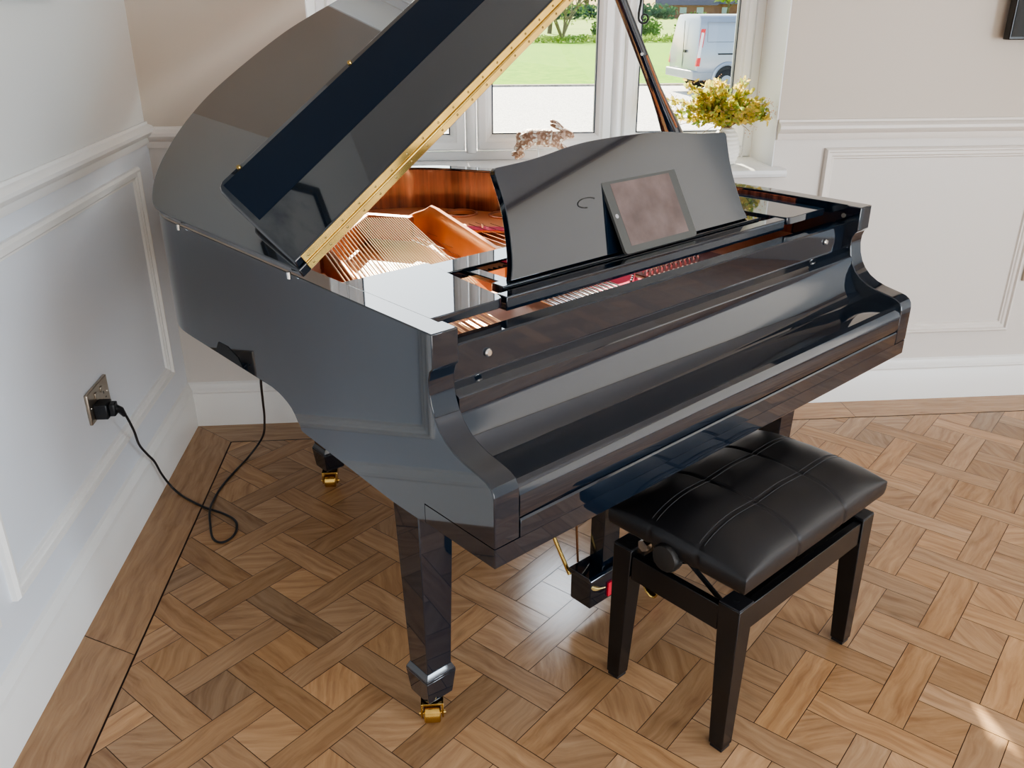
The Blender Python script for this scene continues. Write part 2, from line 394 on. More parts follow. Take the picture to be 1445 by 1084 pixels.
# window unit: three lights
YW = 3.33
def window():
    fr = MB(); z0 = WZ0; z1 = WZ1 - .004; x0 = WX0 + .004; x1 = WX1 - .004
    fw = .034
    for q in ((x0, x0 + fw, YW, YW + .065, z0, z1), (x1 - fw, x1, YW, YW + .065, z0, z1)): fr.box(*q)
    cs = [.138, .684]
    xs = [x0 + fw] + cs + [x1 - fw]
    for q in ((x0 + fw, x1 - fw, YW, YW + .065, z0, z0 + fw), (x0 + fw, x1 - fw, YW, YW + .065, z1 - fw, z1)): fr.box(*q)
    for c in cs:
        fr.box(c - .020, c + .020, YW, YW + .065, z0 + fw, z1 - fw)
        # moulded cover strip with a pointed foot
        fr.prism([(c - .020, YW), (c - .012, YW - .012), (c - .005, YW - .016), (c + .005, YW - .016), (c + .012, YW - .012), (c + .020, YW)], 2, z0 + .028, z1 - .028)
    w = struct(fr.build('window_1', UPVC, bevel=.003, smooth=30))
    lights = [(x0 + fw, cs[0] - .020), (cs[0] + .020, cs[1] - .020), (cs[1] + .020, x1 - fw)]
    for a, c in lights:
        s = MB(); gz0 = z0 + fw + .004; gz1 = z1 - fw - .004; a += .003; c -= .003; t = .056
        prof = [(0, -.006), (.006, -.014), (.030, -.014), (.036, -.008), (.042, -.006), (.050, .004), (t, .010), (t, .045), (0, .045)]
        n = len(prof); vs = []; fs = []
        for (ca, cz, sa, sz) in ((a, gz0, 1, 1), (c, gz0, -1, 1), (c, gz1, -1, -1), (a, gz1, 1, -1)):
            vs += [(ca + sa*p, YW + d, cz + sz*p) for p, d in prof]
        for i in range(4):
            j = (i+1) % 4
            for k in range(n): fs.append((i*n + k, j*n + k, j*n + (k+1) % n, i*n + (k+1) % n))
        s.add(vs, fs); o = s.build('window_sash', UPVC, w, smooth=30)
        gk = MB()
        A, B, Z0, Z1 = a + t, c - t, gz0 + t, gz1 - t; q = .004
        gk.box(A, A + q, YW + .008, YW + .03, Z0, Z1); gk.box(B - q, B, YW + .008, YW + .03, Z0, Z1)
        gk.box(A, B, YW + .008, YW + .03, Z0, Z0 + q); gk.box(A, B, YW + .008, YW + .03, Z1 - q, Z1)
        gk.build('gasket', GASKET, o, smooth=0)
        gl = MB().box(A, B, YW + .018, YW + .022, Z0, Z1); gl.build('window_pane', GLASS, o, smooth=0)
    # wrought black monkey-tail handle on the right light
    h = MB(); pts = []
    hx, hy = .748, YW - .036
    pts += [(hx + .004, hy + .004, 1.60), (hx + .003, hy, 1.57), (hx, hy, 1.53), (hx - .003, hy, 1.49), (hx - .0075, hy, 1.462)]
    for k in range(26):
        a = PI + k * (2.9 * PI / 25) ; r = .0200 * (1 - k / 33)
        pts.append((hx + .0125 + r * math.cos(a), hy, 1.445 + r * math.sin(a)))
    h.tube(pts, [.0045]*5 + [.0040 - .0018 * k/25 for k in range(26)], 8)
    h.box(hx - .010, hx + .018, YW - .016, YW - .012, 1.56, 1.66); h.tube([(hx + .004, YW - .013, 1.60), (hx + .004, hy, 1.60)], .008, 10)
    h.build('window_handle', BLACK, w)
window()

# ------------------------------------------------------------------ grand piano (local frame: x along keys, y to the tail)
O = (.0781, 1.2348, 0); TH = math.radians(37.01); W = 1.509
piano = empty('grand_piano', O, TH, 'glossy black baby grand piano with propped lid and brass casters by the window', 'piano')
def loc(p): # piano local -> world
    c, s_ = math.cos(TH), math.sin(TH); return Vector((O[0] + p[0]*c - p[1]*s_, O[1] + p[0]*s_ + p[1]*c, p[2]))

spine = [(0, y) for y in (.2, .26, .30, .325, .342, .40, .50, .60, .650, .660, .664, .672, .682, .695, .712, .73, .75, .765, .778, .85, .95, 1.05, 1.15, 1.22)]
tail = catmull([(0, 1.22, 0), (.004, 1.30, 0), (.025, 1.385, 0), (.065, 1.455, 0), (.12, 1.52, 0), (.19, 1.578, 0), (.28, 1.625, 0), (.40, 1.655, 0), (.55, 1.655, 0), (.70, 1.625, 0),
        (.84, 1.572, 0), (.95, 1.51, 0), (1.03, 1.42, 0), (1.11, 1.28, 0), (1.19, 1.14, 0), (1.28, 1.00, 0), (1.37, .87, 0), (1.445, .74, 0), (1.49, .61, 0), (1.507, .50, 0), (W, .42, 0)], 5)
treb = [(W, y) for y in (.36, .30, .2)]
OUT = [Vector((x, y)) for x, y in spine] + [Vector((p.x, p.y)) for p in tail[1:]] + [Vector(p) for p in treb]
def offset(P, d):
    R = []
    for i, p in enumerate(P):
        t = (P[min(i+1, len(P)-1)] - P[max(i-1, 0)]).normalized()
        R.append(p + Vector((t.y, -t.x)) * d)
    return R
def zb(p):
    if p.x < .02 and p.y < .779:
        T = [(.0, .600), (.30, .598), (.342, .600), (.60, .617), (.650, .620), (.660, .622), (.664, .634), (.672, .638), (.682, .652), (.695, .664), (.712, .673), (.73, .679), (.75, .684), (.778, .688)]
        for (a, za), (b_, zb_) in zip(T, T[1:]):
            if p.y <= b_: return za + (zb_ - za) * (p.y - a) / (b_ - a)
    if p.x > 1.4:
        t = min(1, max(0, (.60 - p.y) / .12)); return .743 - .125 * t
    return .688 + .055 * min(1, max(0, (p.x - .2) / .4))
def strip(name, P1, P2, z0, z1, m, bevel=0, nobevel=None):
    n = len(P1); b = MB(); vs = []
    for a, c in zip(P1, P2):
        k0 = z0(a) if callable(z0) else z0
        vs += [(a.x, a.y, k0), (a.x, a.y, z1), (c.x, c.y, z1), (c.x, c.y, k0)]
    fs = []
    for i in range(n - 1):
        for k in range(4): fs.append((i*4 + k, (i+1)*4 + k, (i+1)*4 + (k+1) % 4, i*4 + (k+1) % 4))
    fs += [(0, 1, 2, 3), tuple((n-1)*4 + k for k in (3, 2, 1, 0))]
    b.add(vs, fs); return b.build(name, m, piano, bevel=bevel, smooth=40, nobevel=nobevel)
rim = strip('rim', OUT, offset(OUT, .050), zb, .990, LACQ, .0025, lambda c: c.y < .2015 or c.z < .9)
inner = OUT[2:-2]
strip('inner_rim', offset(inner, .0502), offset(inner, .056), .70, .984, MAHOG)

# cheeks (arms) each side of the keys
CH = [(0, .641), (0, .735), (.0025, .748), (.009, .758), (.020, .765), (.035, .769), (.055, .773), (.08, .778), (.105, .786), (.128, .799), (.146, .816), (.158, .834), (.167, .857), (.1715, .882), (.171, .902), (.166, .918), (.158, .9255), (.158, .990), (.2001, .990), (.2001, .641)]
for x0, x1 in ((0, .058), (W - .058, W)):
    b = MB(); b.prism(CH, 0, x0, x1); b.build('cheek', LACQ, piano, bevel=.0022, smooth=24, nobevel=lambda c: c.y > .1995)
b = MB(); b.box(.0005, W - .0005, .0005, .24, .600, .640); b.box(.052, W - .052, .24, .60, .600, .640)
b.build('keybed', LACQ, piano, bevel=.002, nobevel=lambda c: c.z > .639)
b = MB(); b.prism([(.001, .6402), (.0, .6735), (.003, .6775), (.030, .6778), (.030, .6402)], 0, .0605, W - .0605)
b.build('key_slip', LACQ, piano, bevel=.0012, nobevel=lambda c: c.z < .641)
# fallboard: one swept profile
FB = [(.006, .6785), (.0025, .6805), (.001, .686), (.001, .722), (.0045, .733), (.011, .741), (.022, .7455), (.060, .7455), (.098, .7455)]
import itertools
for k in range(1, 13):
    a = k / 12 * PI / 2
    FB.append((.098 + .0645 * math.sin(a), .7455 + .1065 * (1 - math.cos(a))))
FB += [(.1640, .8545), (.196, .8688), (.197, .8700), (.197, .9365), (.200, .9395), (.236, .9395), (.236, .70), (.05, .70), (.05, .6785)]
b = MB(); b.prism(FB, 0, .0595, W - .0595); fall = b.build('fallboard', LACQ, piano, smooth=22)
for x in (.156, W - .156):
    k = MB(); k.lathe([(0.0001, -.007), (.0055, -.007), (.008, -.004), (.008, -.001), (.006, .0), (.0001, .0)], (x, .197, .906), 20, ax='y'); k.build('fallboard_knob', STEEL, fall)
k = MB(); k.lathe([(.0001, -.004), (.006, -.003), (.006, 0), (.0001, 0)], (.62, .108, .7495), 12, ax='z')
# rubber buttons on the cheek faces
for x, sg in ((W - .058, -1),):
    k = MB(); k.lathe([(.0001, sg*.003), (.006, sg*.003), (.006, 0), (.0001, 0)], (x, .205, .962), 16, ax='x'); k.build('rubber_button', simple('grey_rubber', (.12, .12, .11), .5), piano)

# music shelf pieces and desk
b = MB(); b.prism([(.072, .257), (.235, .257), (.250, .263), (.256, .278), (.276, .470), (.290, .535), (.285, .555), (.072, .555)], 2, .956, .9755)
b.build('music_shelf', LACQ, piano, bevel=.0015, seg=2)
b = MB(); b.prism([(W - .072, .257), (W - .235, .257), (W - .250, .263), (W - .256, .278), (W - .276, .470), (W - .290, .535), (W - .285, .555), (W - .072, .555)], 2, .956, .9755)
b.build('music_shelf', LACQ, piano, bevel=.0015, seg=2)
b = MB(); b.box(.262, W - .262, .262, .292, .944, .9735); b.box(.27, W - .27, .292, .312, .956, .966)
b.build('music_desk_rail', LACQ, piano, bevel=.002)
b = MB(); b.box(.27, W - .27, .47, .545, .952, .9735); b.build('music_desk_rail', LACQ, piano, bevel=.002)
b = MB(); b.box(.30, W - .30, .316, .352, .956, .974); b.box(.33, .36, .352, .47, .957, .968); b.box(W - .36, W - .33, .352, .47, .957, .968)
b.build('music_desk_base', LACQ, piano, bevel=.002)
# the S-sided music desk, leaning back 20 degrees
def desk():
    hw = catmull([(.420, 0, 0), (.407, .03, 0), (.397, .075, 0), (.391, .12, 0), (.390, .16, 0), (.394, .20, 0), (.396, .216, 0)], 4)
    right = [(p.x, p.y) for p in hw] + [(.3945, .224), (.389, .2285)]
    top = catmull([(.389, .2285, 0), (.30, .2335, 0), (.24, .240, 0), (.17, .2495, 0), (.10, .2545, 0), (0, .256, 0)], 5)
    half = right + [(p.x, p.y) for p in top[1:-1]]
    poly = half + [(0, .256)] + [(-x, y) for x, y in reversed(half)]
    poly = [(x + .7505, y) for x, y in poly]
    a = math.radians(20); ca, sa = math.cos(a), math.sin(a)
    n = len(poly); vs = []
    for t in (0, .018):
        for x, h in poly: vs.append((x, .326 + h*sa + t*ca, .977 + h*ca - t*sa))
    fs = [tuple(range(n)), tuple(range(n, 2*n))[::-1]] + [(i, (i+1) % n, n + (i+1) % n, n + i) for i in range(n)]
    b = MB(); b.add(vs, fs); d = b.build('music_desk', LACQ, piano, bevel=.0015, smooth=30)
    # engraved oval finger ring
    k = MB(); pts = []
    for q in range(0, 25):
        t = math.radians(35 + q * 9.5); x = .595 + .030 * math.cos(t) ; h = .1235 + .0105 * math.sin(t)
        pts.append((x, .326 + h*sa - .0006*ca, .977 + h*ca + .0006*sa))
    k.tube(pts, .0013, 6); k.build('finger_ring', simple('dark_grey_metal', (.05, .05, .05), .25, metal=.5), d)
desk()

# iron plate, soundboard, braces
IN = [(p.x, p.y) for p in offset(OUT, .057)]
core = [p for p in IN if p[1] > .30]
core = [(.057, .30)] + core + [(W - .057, .30)]
def circle(cx, cy, r, n=28): return [(cx + r*math.cos(2*PI*k/n), cy + r*math.sin(2*PI*k/n)) for k in range(n)]
holes = [circle(.972, 1.288, .046), circle(1.062, 1.172, .043), circle(1.150, 1.045, .040), circle(1.235, .92, .034)]
bass_open = [(.155, .52), (.190, .78), (.262, .98), (.40, 1.20), (.56, 1.30), (.665, 1.16), (.695, 1.09), (.47, .52)]
treb_open = [(.50, .52), (.715, 1.08), (.755, 1.19), (.80, 1.185), (.858, 1.120), (.944, 1.030), (1.12, .84), (1.36, .60), (1.36, .52)]
loops = [core, bass_open, treb_open] + holes
tri = tessellate_polygon([[Vector((x, y, 0)) for x, y in L] for L in loops])
flat = [p for L in loops for p in L]
b = MB(); nz = len(flat)
zt, zbm = .857, .845
b.add([(x, y, zt) for x, y in flat] + [(x, y, zbm) for x, y in flat], [tuple(t) for t in tri] + [tuple(nz + i for i in reversed(t)) for t in tri])
off = 0; fs = []
for L in loops:
    n = len(L)
    fs += [(off + i, off + (i+1) % n, nz + off + (i+1) % n, nz + off + i) for i in range(n)]; off += n
b.v, base = b.v, 0; b.f += fs; b.m += [0] * len(fs)
plate = b.build('iron_plate', PLATE, piano, smooth=20)
for cx, cy, r in ((.972, 1.288, .046), (1.062, 1.172, .043), (1.150, 1.045, .040), (1.235, .92, .034)):
    k = MB(); k.tube([(cx + (r+.006)*math.cos(t), cy + (r+.006)*math.sin(t), .8585) for t in [2*PI*i/32 for i in range(33)]], .0045, 6, caps=False); k.build('sound_hole_ring', PLATED, plate)
b = MB(); cc = offset(OUT, .0565); b.prism([(.057, .36)] + [(p.x, p.y) for p in cc if p.y > .36] + [(W - .057, .36)], 2, .815, .822); b.build('soundboard', SPRUCE, piano)
# hitch bar at the tail end of the bass strings
def bar(p, q, w, z0, z1, m, name, par, top=0):
    p = Vector(p); q = Vector(q); d = (q - p).normalized(); n = Vector((-d.y, d.x)) * w/2
    b = MB(); b.hexa([(p.x+n.x, p.y+n.y, z0), (p.x-n.x, p.y-n.y, z0), (q.x-n.x, q.y-n.y, z0), (q.x+n.x, q.y+n.y, z0)],
                     [(p.x+n.x, p.y+n.y, z1), (p.x-n.x, p.y-n.y, z1), (q.x-n.x, q.y-n.y, z1), (q.x+n.x, q.y+n.y, z1)])
    return b.build(name, m, par, bevel=.003)
bar((.30, 1.02), (.595, 1.275), .03, .845, .917, PLATED, 'hitch_bar', plate)
bar((.595, 1.275), (.672, 1.145), .03, .845, .917, PLATED, 'hitch_bar', plate)
bar((.155, .50), (.305, 1.02), .018, .845, .912, PLATE, 'bass_plate_edge', plate)
# main brace with its flared far end
br = MB()
pA, pB = Vector((.527, .55)), Vector((.712, 1.075)); d = (pB - pA).normalized(); n = Vector((-d.y, d.x))
prof = [(-.011, .857), (-.011, .935), (-.006, .948), (0, .951), (.006, .948), (.011, .935), (.011, .857)]
path = [(pA, 1), (pA.lerp(pB, .25), 1), (pA.lerp(pB, .5), 1), (pA.lerp(pB, .75), 1), (pB, 1), (pB + d*.035 + n*.004, 1.0), (pB + d*.062 + n*.018, .82), (pB + d*.08 + n*.045, .70), (pB + d*.085 + n*.075, .55)]
vs = []; m_ = len(prof)
for i, (p, hs) in enumerate(path):
    t = (path[min(i+1, len(path)-1)][0] - path[max(i-1, 0)][0]).normalized(); nn = Vector((-t.y, t.x))
    for w_, z in prof: vs.append((p.x + nn.x*w_*(1.0), p.y + nn.y*w_, .857 + (z - .857)*hs))
fs = [(i*m_ + k, i*m_ + k + 1, (i+1)*m_ + k + 1, (i+1)*m_ + k) for i in range(len(path)-1) for k in range(m_-1)]
fs += [tuple(range(m_)), tuple((len(path)-1)*m_ + k for k in range(m_))[::-1]]
br.add(vs, fs); br.build('plate_brace', PLATE, plate, smooth=40)
bar((1.02, .50), (1.02, .90), .018, .857, .915, PLATE, 'plate_brace', plate)
# pin block plate, visible through the slot in front of the desk
b = MB(); b.box(.057, W - .057, .245, .52, .862, .885); pinp = b.build('pin_block_plate', PLATED, piano, bevel=.002)
b = MB(); b.box(.62, .77, .250, .52, .885, .8885); b.build('felt_strip', FELT, pinp)
b = MB(); b.box(.795, 1.10, .27, .44, .885, .8870); b.build('pin_block_panel', simple('dark_red_panel', (.16, .025, .025), .4), pinp)
b = MB()
path2 = [(.60, .42), (.70, .52), (.80, .62)]
b.prism([(.82, 1.115), (.85, 1.085), (1.32, .585), (1.34, .605), (.87, 1.135)], 2, .8585, .8600); b.build('felt_strip', FELT, plate)

# strings: each its own part (long overstrung bass set, treble set, short runs by the tuning pins)
def string(p, q, r, m, par=piano):
    k = MB(); k.tube([p, q], r, 5, caps=False); return k.build('string', m, par)
sg1 = None
for i in range(12):
    x = .168 + .0112 * i; s_ = .375 + .03 * i/12
    L = .56 + .018 * i
    string((x - .17*s_, .52, .913), (x + L*s_ if x + L*s_ < .66 else .66, .69 + L, .917), .0021 - .00004*i, COPPER)
for i in range(24):
    x = .302 + .0073 * i; s_ = .40
    t = i / 23; yend = 1.262 - .115 * t - .0 
    string((x - .17*s_, .52, .913), (x + (yend - .69)*s_, yend, .917), .0012, GOLDST)
for i in range(26):
    x = .56 + .029 * i; ye = 1.10 - (x - .86) * 1.03 if x > .86 else 1.12
    x2 = x + .06 * (1 - i/26)
    string((x - .03, .52, .876), (x2, max(.56, ye - .01), .872), .0009, PINS)
for i in range(11):
    x = .095 + .0185 * i
    string((x, .25, .897), (x + .035, .46, .900), .0016, COPPER); string((x + .006, .25, .897), (x + .041, .46, .900), .0016, COPPER)
for i in range(14):
    x = .455 + .0165 * i; string((x, .30, .893), (x + .012, .44, .896), .0028, PINS)
pin0 = None
def pin(x, y, z):
    global pin0
    if pin0 is None:
        k = MB(); k.lathe([(.0034, 0), (.0034, .016), (.0028, .018), (.0001, .018)], (0, 0, 0), 8); pin0 = k.build('tuning_pin', PINS, piano); pin0.location = (x, y, z)
    else: cp(pin0, piano, (x, y, z))
for i in range(12):
    for j in range(2): pin(.80 + .0185 * i + .006*j, .352 + .017 * j, .885)
for i in range(6): pin(.70 + .014*i, .318 + .010*i, .8885)
for i in range(14): pin(.30 + .0112 * i, 1.045 + .0165 * i - (.0 if i < 12 else .0), .917) if i < 12 else None
for i in range(7): pin(.885 + .052 * i, 1.075 - .0545 * i, .857)

# lid: hinged on the spine, raised 34 degrees
A = math.radians(34); HP = Vector((-.012, 0, 1.012)); eU = Vector((math.cos(A), 0, math.sin(A))); eN = Vector((-math.sin(A), 0, math.cos(A)))
def LP(s, y, t=0): return HP + eU*s + Vector((0, y, 0)) + eN*t
lout = [(.0, .575), (.0, .8), (.0, 1.0), (.0, 1.20), (.002, 1.28)]
lt = catmull([(.002, 1.28, 0), (.012, 1.341, 0), (.039, 1.401, 0), (.081, 1.466, 0), (.128, 1.520, 0), (.180, 1.565, 0), (.248, 1.613, 0), (.328, 1.653, 0), (.432, 1.680, 0), (.574, 1.674, 0), (.712, 1.646, 0), (.80, 1.600, 0), (.882, 1.542, 0),
              (.97, 1.49, 0), (1.06, 1.41, 0), (1.14, 1.28, 0), (1.22, 1.14, 0), (1.31, 1.00, 0), (1.40, .87, 0), (1.475, .74, 0), (1.52, .61, 0), (1.524, .575, 0)], 5)
lout += [(p.x, p.y) for p in lt[1:]]
n = len(lout); b = MB()
b.add([LP(s, y, -.020) for s, y in lout] + [LP(s, y, 0) for s, y in lout],
      [tuple(range(n))[::-1], tuple(range(n, 2*n))] + [(i, (i+1) % n, n + (i+1) % n, n + i) for i in range(n)])
lid = b.build('lid', LACQ, piano, bevel=.005, smooth=25, seg=3)
# flap folded back on top of the lid, tilted 8 degrees off it
AF = math.radians(8.0); fy = Vector((0, math.cos(AF), 0)) + eN * math.sin(AF); fn = eN * math.cos(AF) - Vector((0, math.sin(AF), 0))
HP2 = HP + Vector((0, .5765, 0)) + eN * .0015
def FP(s, l, t=0): return HP2 + eU*s + fy*l + fn*t
fl = [(.004, 0), (.030, .15), (.060, .31), (.072, .365), (.080, .382), (.094, .393), (1.47, .395), (1.50, .385), (1.51, .36), (1.51, 0)]
b = MB(); n = len(fl)
def clipl(l): return l
b.add([FP(s, l, 0) for s, l in fl] + [FP(s, l, .020) for s, l in fl],
      [tuple(range(n))[::-1], tuple(range(n, 2*n))] + [(i, (i+1) % n, n + (i+1) % n, n + i) for i in range(n)])
flap = b.build('lid_flap', LACQ, piano, bevel=.004, smooth=25, seg=2)
# dark reflection painted as a low-gloss navy strip along the flap's free edge
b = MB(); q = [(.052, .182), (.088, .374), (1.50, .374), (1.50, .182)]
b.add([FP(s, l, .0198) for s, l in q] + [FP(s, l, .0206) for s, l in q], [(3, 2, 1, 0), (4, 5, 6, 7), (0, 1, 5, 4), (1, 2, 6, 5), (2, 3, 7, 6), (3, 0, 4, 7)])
b.build('painted_reflection_band', DARKREFL, flap, smooth=0)
for s in (.145, .52, 1.0):
    k = MB(); c = FP(s, .384, .0205); k.tube([c, c + fn*.004], [.006, .005], 14); k.build('flap_button', BRASS, flap)
# brass piano hinge along the front edge, two leaves and a knuckle
b = MB(); 
def edge_box(s0, s1, t0, t1, y0, y1, fr='lid'):
    f = (lambda s, y, t: HP + eU*s + Vector((0, y, 0)) + eN*t)
    return [f(s, y, t) for s in (s0, s1) for y in (y0, y1) for t in (t0, t1)]
BF = [(0,1,3,2),(4,6,7,5),(0,4,5,1),(2,3,7,6),(0,2,6,4),(1,5,7,3)]
b.add(edge_box(.022, 1.505, -.0165, -.0005, .5715, .5748), BF)
b.add(edge_box(.022, 1.505, .0025, .0195, .5715, .5758), BF)
b.tube([HP + eU*.022 + Vector((0, .5705, 0)) + eN*.001, HP + eU*1.505 + Vector((0, .5705, 0)) + eN*.001], .0028, 8)
hinge = b.build('lid_hinge', BRASS, piano, bevel=.0005)
sc = None
for i in range(30):
    for t, sh in ((-.0085, .0), (.0110, .0)):
        p = HP + eU*(.036 + .0502*i + sh) + Vector((0, .5715, 0)) + eN*t
        if sc is None:
            k = MB(); k.lathe([(.0001, -.0012), (.0024, -.0008), (.0028, 0), (.0001, 0)], (0, 0, 0), 10, ax='y'); sc = k.build('screw', SCREW, hinge); sc.location = p
        else: cp(sc, hinge, p)
for y in (.62, 1.17):   # lid hinge pins on the spine
    k = MB(); k.tube([(-.010, y, .985), (-.010, y + .0001, .999)], .0045, 8); k.build('hinge_pin', STEEL, piano)
# propstick
pr0, pr1 = Vector((1.432, .70, .965)), Vector((.960, .70, 1.632))
dd = (pr1 - pr0)
k = MB(); k.tube([pr0, pr0 + dd*.12, pr0 + dd*.22, pr0 + dd*.30, pr0 + dd*.37, pr0 + dd*.46, pr0 + dd*.7, pr1], [.028, .034, .035, .031, .024, .019, .0172, .0155], 14, flat=.85)
prop = k.build('lid_prop', LACQ, piano)
k = MB(); c = pr0 + dd*.60 + Vector((-.012, -.012, .004)); k.tube([c, c + Vector((-.008, -.004, 0))], .0045, 10); k.build('prop_pin', STEEL, prop)
k = MB(); k.tube([pr0 + dd*.30 + Vector((0, -.0265, 0)), pr0 + dd*.46 + Vector((0, -.0165, 0)), pr0 + dd*.60 + Vector((0, -.0155, 0))], .003, 6); k.build('prop_inlay', simple('bronze_edge', (.3, .12, .06), .3), prop)

# legs with cuffs and casters
def leg(cx, cy, ztop, rot=0.0):
    r = empty('leg', (cx, cy, 0), rot, parent=piano)
    def ring(w, z): return [(-w, -w, z), (w, -w, z), (w, w, z), (-w, w, z)]
    b = MB(); rs = [ring(.060, ztop), ring(.060, ztop - .012), ring(.044, ztop - .016), ring(.033, .148)]
    for a, c in zip(rs, rs[1:]): b.hexa(c, a)
    b.build('leg_shaft', LACQ, r, bevel=.002)
    b = MB(); rs = [ring(.033, .1485), ring(.0395, .134), ring(.0400, .128), ring(.0335, .066), ring(.031, .0625)]
    for a, c in zip(rs, rs[1:]): b.hexa(c, a)
    b.build('leg_cuff', LACQ, r, bevel=.0012)
    b = MB(); b.lathe([(.021, .0545), (.021, .0622), (.004, .0623)], (0, 0, 0), 16)
    a = math.radians(-37); ca, sa = math.cos(a), math.sin(a)
    def R(p): return (p[0]*ca - p[1]*sa - .016, p[0]*sa + p[1]*ca - .021, p[2])
    for sg in (-1, 1):
        pr = [(-.012, .058), (.030, .058), (.026, .042), (.012, .030), (.008, .014), (-.008, .014), (-.016, .030)]
        vs = [R((sg*.0215 + t, y, z)) for t in (0, sg*.004) for y, z in pr]; m2 = len(pr)
        b.add(vs, [tuple(range(m2)), tuple(range(m2, 2*m2))[::-1]] + [(i, (i+1) % m2, m2 + (i+1) % m2, m2 + i) for i in range(m2)])
    b.hexa([R((-.0255, -.012, .053)), R((.0255, -.012, .053)), R((.0255, .030, .053)), R((-.0255, .030, .053))], [R((-.0255, -.012, .058)), R((.0255, -.012, .058)), R((.0255, .030, .058)), R((-.0255, .030, .058))])
    b.tube([R((-.030, .0, .023)), R((.030, .0, .023))], .004, 8)
    b.build('caster', BRASS, r, bevel=.0006)
    w = MB(); w.tube([R((-.0185, 0, .023)), R((-.016, 0, .023)), R((.016, 0, .023)), R((.0185, 0, .023))], [.020, .0228, .0228, .020], 24); w.build('caster_wheel', BRASS, r)
    return r
leg(.076, .313, .5995); leg(W - .076, .313, .5995)
leg(.452, 1.375, .70)
b = MB(); b.box(.40, .51, 1.31, 1.44, .70, .815); 
b.hexa([(.0, .24, .6)] * 4, [(.0, .24, .6)] * 4) if False else None
b.build('tail_leg_block', BLACK, piano, bevel=.002)
b = MB(); b.box(.06, .5, .60, .66, .75, .81); b.box(.5, 1.40, .60, .68, .75, .81); b.box(.70, .78, .66, 1.55, .76, .812)
b.build('underside_beam', BLACK, piano)
# power inlet recess and plug socket on the spine
b = MB(); b.add([(-.0015, 1.075, .690), (-.0015, 1.050, .722), (-.0015, 1.000, .7245), (-.0015, .945, .712), (-.0015, .925, .690),
                 (.002, 1.075, .690), (.002, 1.050, .722), (.002, 1.000, .7245), (.002, .945, .712), (.002, .925, .690)],
                [(0, 1, 2, 3, 4), (9, 8, 7, 6, 5), (0, 5, 6, 1), (1, 6, 7, 2), (2, 7, 8, 3), (3, 8, 9, 4), (4, 9, 5, 0)])
b.build('power_inlet', BLACK, piano, smooth=0)

# pedal lyre
ly = empty('pedal_lyre', (0, 0, 0), parent=piano)
b = MB(); b.box(.556, .953, .273, .343, .060, .142); b.prism([(.266, .142), (.350, .142), (.350, .150), (.343, .158), (.273, .158), (.266, .150)], 0, .549, .960)
b.build('lyre_box', LACQ, ly, bevel=.002)
for x in (.625, .884 - .05 + .0):
    b = MB(); b.box(x - .012, x + .05, .286, .332, .158, .600); b.build('lyre_post', LACQ, ly, bevel=.002)
for x in (.645, .740, .835):
    b = MB(); pts = [(x, .275, .084), (x, .262, .080), (x, .245, .066), (x, .230, .052), (x, .214, .046), (x, .204, .045)]
    b.tube(pts, [.007, .007, .008, .012, .014, .009], 12, flat=.55); b.build('pedal', BRASS, ly)
b = MB(); b.box(.620, .640, .268, .274, .070, .112); b.box(.720, .760, .268, .274, .070, .112); b.box(.815, .855, .268, .274, .070, .112)
b.build('pedal_felt', RED, ly)
for p, q, r in (((.560, .352, .125), (.515, .62, .60), .0055), ((.590, .352, .15), (.600, .40, .60), .003), ((.755, .352, .12), (.735, .60, .60), .0055), ((.655, .336, .158), (.655, .38, .60), .003), ((.95, .352, .125), (.99, .62, .60), .0042)):
    b = MB(); b.tube([p, q], r, 8); b.build('pedal_rod', BRASS if r > .0035 else simple('bronze_rod', (.25, .12, .06), .25, metal=.8), ly)

# ------------------------------------------------------------------ tablet on the music desk
def tablet():
    a = math.radians(30); ca, sa = math.cos(a), math.sin(a)
    o = empty('tablet', loc((.782, .2925, .9745)), TH, 'dark grey tablet computer leaning landscape on the piano music desk', 'tablet')
    w, h, t = .1305, .178, .0070
    def rr(w, h, r, n=6, y0=0):
        P = []
        for cx, cy, s in ((w - r, r + y0, -PI/2), (w - r, h - r, 0), (-w + r, h - r, PI/2), (-w + r, r + y0, PI)):
            for k in range(n + 1): P.append((cx + r*math.cos(s + k*PI/2/n), cy + r*math.sin(s + k*PI/2/n)))
        return P
    def T(x, q, d): return (x, q*sa + d*ca, q*ca - d*sa)     # d = depth behind the front
    def slab(P, d0, d1, name, m, par, z0=0):
        n = len(P); b = MB(); b.add([T(x, q + z0, d0) for x, q in P] + [T(x, q + z0, d1) for x, q in P], [tuple(range(n)), tuple(range(n, 2*n))[::-1]] + [(i, (i+1) % n, n + (i+1) % n, n + i) for i in range(n)])
        return b.build(name, m, par, smooth=30)
    bz = 0.0
    slab(rr(w, h, .010), 0, t, 'tablet_body', simple('tablet_dark_glass', (.085, .088, .085), .14, spec=.5), o, .006)
    scr = simple('tablet_screen', (.155, .115, .108), .16, spec=.5, noise=.25, nscale=14)
    slab([(x, y) for x, y in rr(w - .026, h - .030 + .016, .0006, 1, .016)], -.0004, .0006, 'screen', scr, o, .006)
    k = MB(); c = Vector(T(-w + .012, h*.5 + .006, -.0008)); nn = Vector(T(0, 0, -.001)); k.tube([c, c + nn*.5], .0052, 16); k.build('home_button', simple('button_grey', (.35, .35, .36), .3), o)
tablet()

